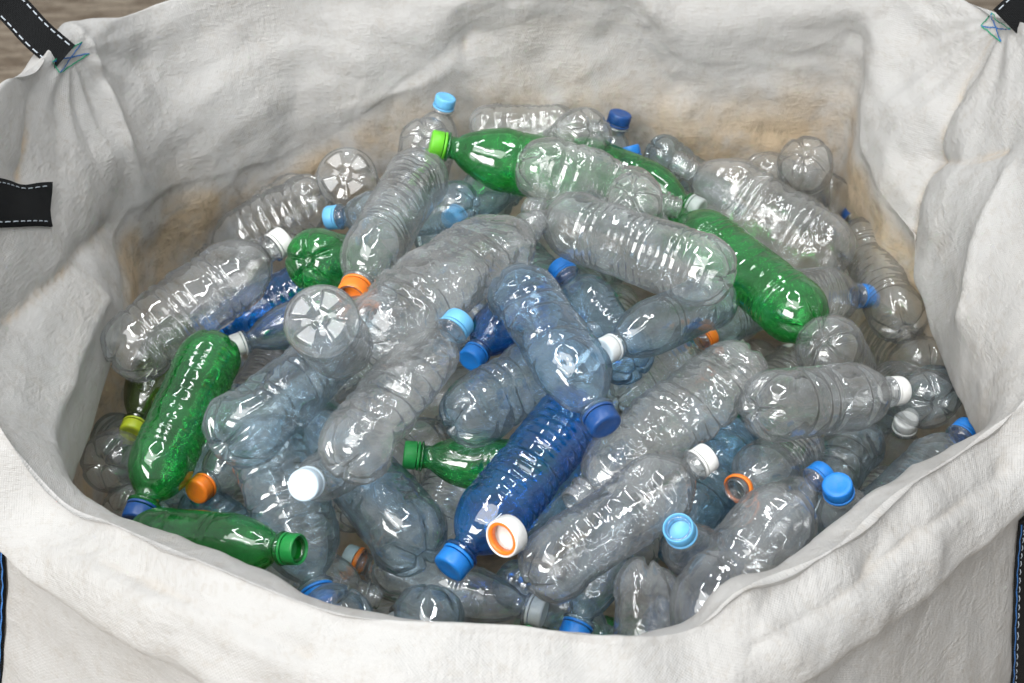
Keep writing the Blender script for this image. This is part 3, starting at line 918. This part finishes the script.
    for _ in range(int(2 + 5 * cr + r_.integers(0, 2))):      # finger dents with creased edges
        dz0 = r_.uniform(0.12, 0.8) * L; ph0 = r_.uniform(0, 2 * np.pi); sz = r_.uniform(0.35, 0.8) * R
        dang = np.abs((th - ph0 + np.pi) % (2 * np.pi) - np.pi) * R
        dd = np.sqrt((dang[None] * r_.uniform(0.7, 1.2)) ** 2 + ((Z - dz0) * r_.uniform(0.6, 1.2)) ** 2) / sz
        fac -= body * (0.05 + 0.16 * cr) * np.clip(1 - dd, 0, 1) ** 1.1
    x = x * fac; y = y * fac
    # flattening
    al = phi + 0.3
    ca, sa = math.cos(al), math.sin(al)
    p = x * ca + y * sa; q = -x * sa + y * ca
    flat = cr * 0.30 * body
    p = p * (1 - flat); q = q * (1 + 0.45 * flat)
    if kind == 'folded':      # foot folded in on itself
        fold_ = np.exp(-((Z) / (0.35 * L)) ** 2)
        Z = Z + fold_ * 0.9 * R * np.exp(-(q / (0.28 * R)) ** 2) * 0.7
        p = p * (1 - 0.25 * fold_)
    x = p * ca - q * sa; y = p * sa + q * ca
    # slight bow
    bow = cr * 0.05 * L * np.sin(np.pi * np.clip(Z / L, 0, 1)) * body
    x = x + bow * math.cos(phi); y = y + bow * math.sin(phi)
    V = np.stack([x, y, Z], -1)
    nr = len(V)
    quads = grid_quads(nr, NS)[:, ::-1]
    c0 = V[0].mean(0)
    verts = np.vstack([V.reshape(-1, 3), c0[None]])
    ci = nr * NS
    tris = [[ci, (j + 1) % NS, j][::-1] for j in range(NS)]
    return verts, quads, tris

def cap_shell(k, hollow=False, ns=72):
    """ribbed screw cap, closed top at z=0, skirt hanging to -h; hollow = seen from its open end"""
    r = 0.0152 * k; h = 0.0135 * k
    th = np.arange(ns) / ns * 2 * np.pi
    kn = np.where(np.arange(ns) % 2 == 0, 1.0, 0.972)
    P = []
    def ring(rad, z, rib=0.0):
        rr = rad * (1 + (kn - 1) * rib)
        P.append(np.stack([rr * np.cos(th), rr * np.sin(th), np.full(ns, z)], -1))
    if hollow:
        ring(r * 0.80, -h * 0.80); ring(r * 0.84, -h * 0.70); ring(r * 0.86, -0.001); ring(r * 0.90, 0.0)
    else:
        ring(0.001, -0.0004); ring(r * 0.55, -0.0004); ring(r * 0.62, -0.0001); ring(r * 0.86, 0.0)
    ring(r * 0.955, -0.0008 * k, 0.3); ring(r * 0.995, -0.0022 * k, 1); ring(r, -h * 0.5, 1); ring(r, -h + 0.0006, 1); ring(r * 0.97, -h, 0.5)
    ring(r * 0.90, -h); ring(r * 0.88, -h * 0.3)
    V = np.concatenate(P)
    q = grid_quads(len(P), ns)
    t = []
    if hollow:
        base = len(V); V = np.vstack([V, [[0, 0, -h * 0.82]]])
        t = [[base, (j + 1) % ns, j] for j in range(ns)]
    else:
        base = len(V); V = np.vstack([V, [[0, 0, -0.0004]]])
        t = [[base, (j + 1) % ns, j] for j in range(ns)]
    return V, q, t

def ring_shell(k, r0, z0, z1, ns=48, wav=0.0, seed=0, thick=0.0012):
    th = np.arange(ns) / ns * 2 * np.pi
    w = wav * np.sin(th * 2 + seed)
    P = []
    for rad, z in ((r0, z0), (r0 + thick * 0.5, z0 + 0.0004), (r0 + thick * 0.5, z1 - 0.0004), (r0, z1), (r0 - thick, z1), (r0 - thick, z0), (r0, z0)):
        P.append(np.stack([rad * np.cos(th), rad * np.sin(th), np.full(ns, z) + w], -1))
    return np.concatenate(P), grid_quads(len(P), ns)

_cap_cache = {}
def cap_mesh(kq, hollow, colour):
    key = (kq, hollow, colour)
    if key not in _cap_cache:
        V, q, t = cap_shell(kq, hollow)
        _cap_cache[key] = mesh_from('cap', V, q, CAPM[colour], t)
    return _cap_cache[key]
_ring_cache = {}
def ring_mesh(kq, colour):
    key = (kq, colour)
    if key not in _ring_cache:
        V, q = ring_shell(kq, 0.0150 * kq, -0.0172 * kq, -0.0144 * kq)
        _ring_cache[key] = mesh_from('tamper_ring', V, q, CAPM[colour])
    return _ring_cache[key]

def frame(B, T, roll):
    B = Vector(B); T = Vector(T)
    z = (T - B).normalized()
    q = z.to_track_quat('Z', 'Y')
    return Matrix.Translation(B) @ q.to_matrix().to_4x4() @ Matrix.Rotation(roll, 4, 'Z')

def make_bottle(B, T, R, kind, tint, cap, crush, label, seed, group='bottles on top of the heap'):
    L = (Vector(T) - Vector(B)).length
    k = round(min(max((R / 0.036) ** 0.6, 0.88), 1.16), 1)
    root = bpy.data.objects.new('plastic_bottle', None)
    COL.objects.link(root)
    root.empty_display_size = 0.02
    rr = random.Random(seed)
    root.matrix_world = frame(B, T, rr.uniform(0, 6.283))
    tag(root, label, 'bottle', group)
    V, q, t = bottle_body(L, R, kind, seed, crush, k)
    key = 'crinkled' if (tint == 'clear' and crush >= 0.35) else tint
    link('body', mesh_from('bottle_body', V, q, PET[key], t), root)
    def put(name, me, parent=root, z=L):
        o = link(name, me, parent)
        o.location = (0, 0, z)
        return o
    if cap in (None, 'neck'):
        return root
    if cap == 'neckorange':
        V, q = ring_shell(k, 0.0150 * k, -0.0130 * k, -0.0075 * k, wav=0.0016 * k, seed=seed)
        put('torn_ring', mesh_from('torn_ring', V, q, CAPM['orange']))
        return root
    if cap == 'frostorange':
        c = put('cap', cap_mesh(k, False, 'frost'))
        V, q = ring_shell(k, 0.0156 * k, -0.0200 * k, -0.0145 * k)
        put('tamper_ring', mesh_from('tamper_ring', V, q, CAPM['orange']), c, 0)
        return root
    hollow = cap.endswith('open')
    col = cap[:-4] if hollow else cap
    c = put('cap', cap_mesh(k, hollow, col))
    put('tamper_ring', ring_mesh(k, col), c, 0)
    return root

BOTTLES = [
    # foot, cap top, radius (m), shape, plastic, cap, crumpling, label
    ((-0.107,0.389,0.017), (-0.139,0.484,-0.140), 0.0358, 'soda', 'clear', None, 0.20, 'clear bottle with petal base turned up just below light blue cap at back'),
    ((-0.134,0.445,-0.135), (-0.085,0.449,0.036), 0.0301, 'soda', 'clear', 'sky', 0.20, 'clear bottle with light blue cap standing highest against the back wall'),
    ((-0.214,0.374,-0.033), (-0.211,0.514,-0.179), 0.0404, 'petal', 'clear', None, 0.10, 'clear bottle, bright four petal base facing out beside the stained back wall'),
    ((-0.055,0.450,-0.010), (0.119,0.452,-0.011), 0.0316, 'soda', 'clear', None, 0.40, 'dusty clear bottle lying behind the bright green capped bottle'),
    ((0.102,0.391,0.024), (0.032,0.507,-0.122), 0.0383, 'soda', 'clear', 'navy', 0.20, 'clear bottle with starred base at the back, left of a navy cap'),
    ((0.105,0.438,-0.164), (0.143,0.456,0.009), 0.0346, 'soda', 'pale', 'navy', 0.20, 'clear bottle ending in the navy cap nearest the back wall'),
    ((0.097,0.338,-0.018), (-0.099,0.334,0.034), 0.0404, 'smooth', 'green', 'lime', 0.10, 'green bottle with lime green cap lying under a clear ribbed bottle'),
    ((0.009,0.277,0.040), (0.202,0.273,-0.021), 0.0379, 'ribs', 'clear', None, 0.40, 'clear ribbed bottle lying across the lime capped green bottle'),
    ((0.128,0.173,0.066), (0.177,0.263,-0.093), 0.0363, 'soda', 'clear', None, 0.35, 'crumpled clear bottle with starred base in front of green bottle neck'),
    ((0.076,0.422,-0.035), (0.233,0.296,-0.039), 0.0345, 'smooth', 'green', 'frost', 0.10, 'green bottle with frosted translucent cap at the right of the heap top'),
    ((0.325,0.076,-0.042), (0.191,0.293,-0.038), 0.0380, 'soda', 'green', None, 0.15, 'long dark green ribbed bottle sloping down right from the heap top'),
    ((0.420,0.281,-0.111), (0.210,0.416,-0.038), 0.0492, 'ribs', 'clear', None, 0.35, 'big dusty clear bottle lying behind the long dark green one'),
    ((0.185,0.453,-0.038), (0.319,0.429,-0.131), 0.0297, 'ribs', 'pale', None, 0.30, 'small bluish clear bottle beside a blue cap at the back right'),
    ((0.191,0.353,-0.148), (0.153,0.427,-0.024), 0.0303, 'soda', 'pale', 'blue', 0.20, 'bottle with blue cap poking up behind the starred crumpled bottle'),
    ((0.374,0.388,-0.010), (0.421,0.474,-0.178), 0.0374, 'soda', 'clear', None, 0.10, 'clear bottle standing upside down against the right end of back wall'),
    ((0.474,0.181,-0.134), (0.463,0.418,-0.122), 0.0388, 'soda', 'clear', 'navy', 0.20, 'clear bottle with navy cap leaning on the right inner wall'),
    ((0.286,0.168,-0.075), (0.443,0.242,-0.129), 0.0346, 'soda', 'clear', 'blue', 0.10, 'clear bottle with bright blue cap under the big dusty bottle, right side'),
    ((0.320,0.028,-0.021), (0.407,0.111,-0.171), 0.0370, 'ribs', 'clear', None, 0.20, 'brownish clear bottle with starred base right of the dark green bottle'),
    ((0.226,-0.090,-0.006), (0.399,-0.011,-0.056), 0.0366, 'ribs', 'clear', 'white', 0.05, 'clear ribbed bottle with white cap lying level at the right'),
    ((0.468,0.040,-0.122), (0.454,0.197,-0.224), 0.0360, 'soda', 'clear', None, 0.15, 'dim clear bottle, starred base beside the right inner wall'),
    ((0.469,0.085,-0.368), (0.450,0.061,-0.167), 0.0314, 'smooth', 'clear', 'white', 0.10, 'clear bottle standing with dull white cap up, near right wall'),
    ((0.352,-0.135,-0.129), (0.483,-0.013,-0.108), 0.0336, 'soda', 'pale', 'blue', 0.25, 'bluish bottle with blue cap tucked under the right front rim'),
    ((0.378,0.004,-0.131), (0.275,-0.155,-0.142), 0.0363, 'ribs', 'pale', None, 0.30, 'large bluish dim bottle under the level white capped bottle'),
    ((0.304,-0.037,-0.102), (0.206,-0.148,-0.058), 0.0291, 'soda', 'clear', 'neckorange', 0.20, 'clear bottle with open neck circled by a torn orange ring'),
    ((0.250,-0.187,-0.026), (0.123,-0.335,-0.061), 0.0355, 'waist', 'clear', None, 0.15, 'large smooth clear bottle sloping down to the front rim'),
    ((0.341,-0.148,-0.166), (0.291,-0.170,-0.024), 0.0283, 'soda', 'clear', 'blue', 0.15, 'clear bottle with upright blue cap, right of the large smooth one'),
    ((0.202,-0.199,-0.080), (0.301,-0.112,-0.070), 0.0256, 'soda', 'clear', 'blue', 0.20, 'blue capped bottle hidden behind the large smooth clear bottle'),
    ((0.437,0.030,-0.232), (0.348,-0.106,-0.218), 0.0286, 'ribs', 'clear', None, 0.40, 'dim crinkled bottle by the right front rim below the dull white cap'),
    ((0.120,-0.225,-0.062), (0.097,-0.420,-0.167), 0.0401, 'folded', 'clear', None, 0.35, 'crushed clear bottle with folded bottom standing at the front rim'),
    ((0.190,-0.192,-0.140), (0.140,-0.231,-0.011), 0.0265, 'soda', 'clear', 'skyopen', 0.10, 'clear bottle with open light blue ring cap facing out'),
    ((0.015,-0.265,-0.042), (0.178,-0.149,-0.009), 0.0328, 'soda', 'clear', 'white', 0.25, 'long clear bottle with white cap, starred base toward front rim'),
    ((0.242,0.002,-0.026), (0.052,-0.184,-0.036), 0.0361, 'ribs', 'clear', None, 0.50, 'big crinkled clear bottle with crumpled bottom, right of centre'),
    ((0.111,0.023,-0.104), (0.227,0.127,-0.095), 0.0306, 'ribs', 'clear', 'orange', 0.15, 'clear ribbed bottle with orange cap behind the big crinkled one'),
    ((0.235,-0.024,-0.093), (0.146,-0.184,-0.113), 0.0329, 'ribs', 'blueclear', None, 0.30, 'blue tinted bottle under the white cap, right of centre'),
    ((0.222,-0.107,-0.134), (0.303,-0.077,-0.246), 0.0221, 'soda', 'clear', None, 0.10, 'small dim bottle end glinting beside the large smooth clear bottle'),
    ((0.226,-0.105,-0.187), (0.120,-0.232,-0.215), 0.0282, 'ribs', 'blue', None, 0.20, 'deep blue bottle wedged between crushed and large smooth clear bottles'),
    ((0.068,-0.070,-0.017), (-0.055,-0.247,-0.048), 0.0335, 'ribs', 'blue', 'blue', 0.10, 'deep blue ribbed bottle with flat blue cap, front centre'),
    ((0.000,0.024,0.059), (0.083,-0.154,0.031), 0.0377, 'ribs', 'bluish', 'navy', 0.30, 'light blue clear bottle with dark blue cap on the heap centre'),
    ((-0.056,-0.109,-0.013), (0.087,0.030,-0.010), 0.0335, 'ribs', 'pale', None, 0.25, 'clear bottle end lying under the light blue bottle at centre'),
    ((0.048,-0.104,-0.078), (-0.104,-0.104,-0.054), 0.0271, 'smooth', 'green', 'greenopen', 0.10, 'green bottle with open green neck, under the centre bottles'),
    ((0.228,0.101,-0.021), (0.088,-0.029,0.011), 0.0326, 'smooth', 'pale', 'white', 0.15, 'dim clear bottle with white cap pointing left at heap centre'),
    ((0.130,0.013,-0.053), (0.053,0.161,-0.024), 0.0342, 'soda', 'bluish', 'blueopen', 0.30, 'bluish crinkled bottle with hollow blue cap below open clear neck'),
    ((0.215,0.035,0.051), (0.016,0.199,0.030), 0.0369, 'ribs', 'clear', 'neck', 0.20, 'clear ribbed bottle with capless neck across the heap top right'),
    ((0.317,0.237,-0.134), (0.206,0.137,-0.108), 0.0294, 'soda', 'pale', 'blue', 0.10, 'buried bottle with blue cap touching an orange cap'),
    ((0.008,-0.153,-0.130), (0.118,-0.056,-0.091), 0.0276, 'ribs', 'blueclear', 'neck', 0.30, 'bluish capless bottle wedged between deep blue and long clear bottles'),
    ((-0.143,-0.209,0.036), (-0.048,-0.037,0.058), 0.0359, 'ribs', 'clear', 'sky', 0.45, 'big crumpled clear bottle with light blue cap, left of centre'),
    ((-0.138,-0.067,0.052), (0.030,0.155,0.042), 0.0417, 'ribs', 'clear', None, 0.55, 'very crinkled clear bottle lying diagonal across upper centre'),
    ((-0.079,-0.207,-0.081), (-0.230,-0.004,-0.060), 0.0426, 'smooth', 'pale', None, 0.25, 'broad clear bottle with bright patch inside, above the front rim'),
    ((-0.155,-0.133,-0.039), (-0.172,-0.226,0.035), 0.0238, 'soda', 'clear', 'frostwhite', 0.10, 'bottle with pale white cap pointing left under the crumpled one'),
    ((-0.257,-0.157,0.009), (-0.128,0.060,0.018), 0.0424, 'ribs', 'pale', None, 0.45, 'crinkled clear bottle with starred base above the orange cap'),
    ((-0.254,0.039,-0.154), (-0.314,-0.103,-0.109), 0.0268, 'soda', 'clear', 'orange', 0.10, 'bottle with orange cap pointing down left, under the crinkled one'),
    ((-0.247,-0.074,-0.044), (-0.168,-0.247,-0.098), 0.0385, 'ribs', 'pale', 'blue', 0.30, 'pale ribbed bottle running down to the front rim, left side'),
    ((-0.313,0.057,-0.046), (-0.355,-0.156,-0.092), 0.0332, 'soda', 'green', 'navy', 0.15, 'green ribbed bottle with navy cap pointing down at the left'),
    ((-0.176,0.244,-0.132), (-0.331,0.149,-0.133), 0.0305, 'smooth', 'pale', 'white', 0.10, 'dim bottle with small white cap next to a blue cap'),
    ((-0.203,0.295,-0.122), (-0.371,0.193,-0.155), 0.0352, 'ribs', 'blue', 'blue', 0.15, 'dark blue bottle with blue cap behind the left green bottle'),
    ((-0.159,-0.137,0.141), (-0.157,-0.040,0.011), 0.0325, 'petal', 'clear', None, 0.05, 'clear bottle, bright four petal base facing out by orange cap'),
    ((-0.225,0.135,0.003), (-0.153,0.294,-0.125), 0.0401, 'soda', 'green', None, 0.15, 'green bottle with starred base facing out above the four petal base'),
    ((-0.436,0.063,-0.085), (-0.267,0.232,-0.035), 0.0426, 'ribs', 'clear', 'white', 0.20, 'long dusty clear bottle with white cap along the left wall'),
    ((-0.104,0.293,0.024), (-0.163,0.039,0.025), 0.0408, 'soda', 'clear', 'orangeopen', 0.25, 'clear bottle with hollow orange cap pointing down, upper left'),
    ((-0.247,0.399,-0.076), (-0.426,0.374,-0.170), 0.0372, 'ribs', 'clear', None, 0.30, 'dusty dim bottle against the stained wall, upper left'),
    ((-0.044,0.268,-0.012), (-0.233,0.323,-0.067), 0.0344, 'soda', 'pale', 'sky', 0.15, 'clear bottle with light blue cap pointing left, upper left'),
    ((0.013,0.426,-0.045), (-0.076,0.288,-0.049), 0.0333, 'smooth', 'pale', 'sky', 0.10, 'small dim bottle with light blue cap below the lime green cap'),
    ((-0.110,0.298,-0.102), (0.010,0.436,-0.095), 0.0340, 'soda', 'pale', None, 0.20, 'pale bottle end glimpsed under the very crinkled one'),
    ((-0.037,0.083,-0.060), (-0.090,0.228,-0.053), 0.0313, 'soda', 'clear', None, 0.30, 'clear bottle end behind the light blue cap at centre'),
    ((0.026,0.138,-0.034), (-0.044,0.009,-0.034), 0.0281, 'soda', 'blue', 'blue', 0.10, 'dark blue bottle with blue cap under the light blue one'),
    ((-0.142,0.094,-0.084), (-0.287,-0.029,-0.099), 0.0326, 'soda', 'clear', None, 0.50, 'crumpled dim clear bottle under the four petal base'),
    ((-0.220,-0.006,-0.111), (-0.090,-0.113,-0.141), 0.0324, 'soda', 'blueclear', None, 0.30, 'bluish shiny bottle wedged behind the pale white cap'),
    ((-0.443,-0.021,-0.153), (-0.410,0.119,-0.278), 0.0365, 'soda', 'clear', None, 0.15, 'dim clear bottle with starred base at the far left corner'),
    ((-0.403,0.195,-0.139), (-0.419,0.018,-0.148), 0.0326, 'smooth', 'olive', 'olivecap', 0.10, 'olive green bottle with yellow green cap in shadow at left'),
    ((-0.345,-0.182,-0.084), (-0.182,-0.234,-0.037), 0.0301, 'smooth', 'green', 'greenopen', 0.10, 'green bottle with open neck lying along the left front rim'),
    ((-0.335,-0.073,-0.154), (-0.207,-0.159,-0.157), 0.0299, 'ribs', 'blueclear', None, 0.30, 'dim bluish bottle behind the front green one'),
    ((-0.422,-0.056,-0.197), (-0.400,0.080,-0.280), 0.0325, 'soda', 'clear', None, 0.30, 'dim bottle in the left corner below the starred base'),
    ((-0.029,-0.189,-0.184), (-0.168,-0.132,-0.172), 0.0261, 'soda', 'clear', 'frostorange', 0.10, 'bottle with frosted cap and orange band near the front rim'),
    ((-0.138,-0.257,-0.065), (-0.225,-0.381,-0.179), 0.0341, 'ribs', 'pale', None, 0.30, 'rounded clear bottle end at the front rim, left of the middle'),
    ((-0.070,-0.241,-0.081), (-0.095,-0.405,-0.174), 0.0346, 'smooth', 'pale', None, 0.25, 'rounded clear bottle end at the front rim under blue cap'),
    ((-0.129,-0.169,-0.137), (0.030,-0.230,-0.133), 0.0286, 'smooth', 'clear', 'frost', 0.15, 'clear bottle with frosted cap lying along the front rim'),
    ((0.108,-0.147,-0.074), (0.053,-0.267,-0.120), 0.0251, 'soda', 'pale', 'blue', 0.20, 'bottle with round blue cap at the front rim centre'),
    ((0.501,0.144,-0.169), (0.491,0.341,-0.244), 0.0384, 'ribs', 'clear', None, 0.30, 'dim dusty bottle squeezed between the starred base and right wall'),
    ((0.456,-0.009,-0.189), (0.347,-0.125,-0.165), 0.0325, 'soda', 'pale', None, 0.30, 'dim bottle low in the right front corner'),
    ((0.194,0.035,-0.112), (0.311,-0.075,-0.179), 0.0320, 'ribs', 'pale', None, 0.35, 'bluish bottle buried right of the big crinkled one'),
    ((0.060,0.239,-0.133), (-0.039,0.427,-0.146), 0.0358, 'ribs', 'pale', None, 0.35, 'bluish crinkled bottle buried behind the light blue bottle'),
    ((-0.295,0.067,-0.135), (-0.373,-0.094,-0.158), 0.0312, 'ribs', 'pale', None, 0.35, 'pale bottle glimpsed between left green bottle and crinkled one'),
    ((-0.473,0.303,-0.225), (-0.500,0.103,-0.197), 0.0371, 'ribs', 'clear', None, 0.30, 'dim bottle wedged in the left corner under the long dusty bottle'),
    ((0.315,0.442,-0.072), (0.499,0.442,-0.143), 0.0384, 'ribs', 'clear', None, 0.35, 'dusty bottle behind the big dusty one at the back right'),
    ((0.501,0.078,-0.130), (0.410,0.151,-0.262), 0.0312, 'soda', 'pale', None, 0.30, 'dim bottle deep beside the dull white cap'),
    ((0.199,-0.153,-0.152), (0.148,-0.288,-0.192), 0.0260, 'ribs', 'pale', None, 0.35, 'pale bottle squeezed right of the crushed front bottle'),
    ((-0.248,-0.174,-0.118), (-0.125,-0.189,-0.166), 0.0266, 'ribs', 'clear', None, 0.35, 'dim bottle below the open green neck at the front rim'),
    ((-0.012,-0.170,-0.154), (0.105,-0.249,-0.160), 0.0244, 'ribs', 'pale', None, 0.30, 'small pale bottle buried under the loose cap'),
    ((-0.406,0.447,-0.178), (-0.243,0.454,-0.086), 0.0350, 'ribs', 'clear', None, 0.35, 'dusty bottle low against the stained wall at upper left'),
    ((-0.482,0.099,-0.222), (-0.386,-0.033,-0.176), 0.0309, 'ribs', 'pale', None, 0.30, 'shadowed bottle left of the navy capped green one'),
]
for i, row in enumerate(BOTTLES):
    make_bottle(*row, seed=100 + i)

# a loose cap with a liner, open side towards the viewer
lc = bpy.data.objects.new('bottle_cap', None)
COL.objects.link(lc)
lc.matrix_world = frame((0.002, -0.235, -0.012), (-0.020, -0.262, 0.000), 0.4)
tag(lc, 'loose white cap with orange liner beside the flat blue cap', 'cap')
V, q, t = cap_shell(1.12, True)
o = link('shell', mesh_from('shell', V, q, CAPM['white'], t), lc)
o.location = (0, 0, 0.019)
V, q = ring_shell(1.0, 0.0137, -0.008, -0.0012, thick=0.0018)
o = link('liner', mesh_from('liner', V, q, CAPM['orange']), lc)
o.location = (0, 0, 0.0192)

# the lower layers the heap lies on, glimpsed through the clear bottles
fill_rng = random.Random(5)
proto = []
for j, (kind, tint, capc) in enumerate([('ribs', 'clear', 'white'), ('soda', 'pale', 'blue'), ('soda', 'clear', None), ('smooth', 'blueclear', 'navy'), ('ribs', 'clear', None), ('soda', 'green', 'green')]):
    V, q, t = bottle_body(0.225, 0.036, kind, 900 + j, 0.3, 1.0, NS=32)
    proto.append((mesh_from('bottle_body', V, q, PET[tint], t), capc))
n = 0
for layer, z in enumerate((-0.21, -0.31)):
    for ix in range(4):
        for iy in range(5):
            x = -0.33 + ix * 0.22 + fill_rng.uniform(-0.03, 0.03)
            y = -0.25 + iy * 0.16 + fill_rng.uniform(-0.03, 0.03)
            if abs(x) > 0.3 and (y < -0.13):
                continue
            me, capc = proto[(n * 7 + layer) % 6 if fill_rng.random() < 0.8 else 0]
            a = fill_rng.uniform(-0.5, 0.5) + (0 if layer % 2 else 0.9)
            dx, dy, dz = 0.1125 * math.cos(a), 0.1125 * math.sin(a), fill_rng.uniform(-0.02, 0.02)
            if fill_rng.random() < 0.5: dx, dy = -dx, -dy
            zz = z - 0.12 * (x / 0.45) ** 2 - (0.03 if y < -0.1 else 0)
            root = bpy.data.objects.new('plastic_bottle', None); COL.objects.link(root)
            root.matrix_world = frame((x - dx, y - dy, zz - dz), (x + dx, y + dy, zz + dz), fill_rng.uniform(0, 6))
            tag(root, 'buried plastic bottle glimpsed only through the clear bottles above it', 'bottle', 'bottles buried under the heap')
            link('body', me, root)
            if capc:
                c = link('cap', cap_mesh(1.0, False, capc), root)
                c.location = (0, 0, 0.225)
            n += 1
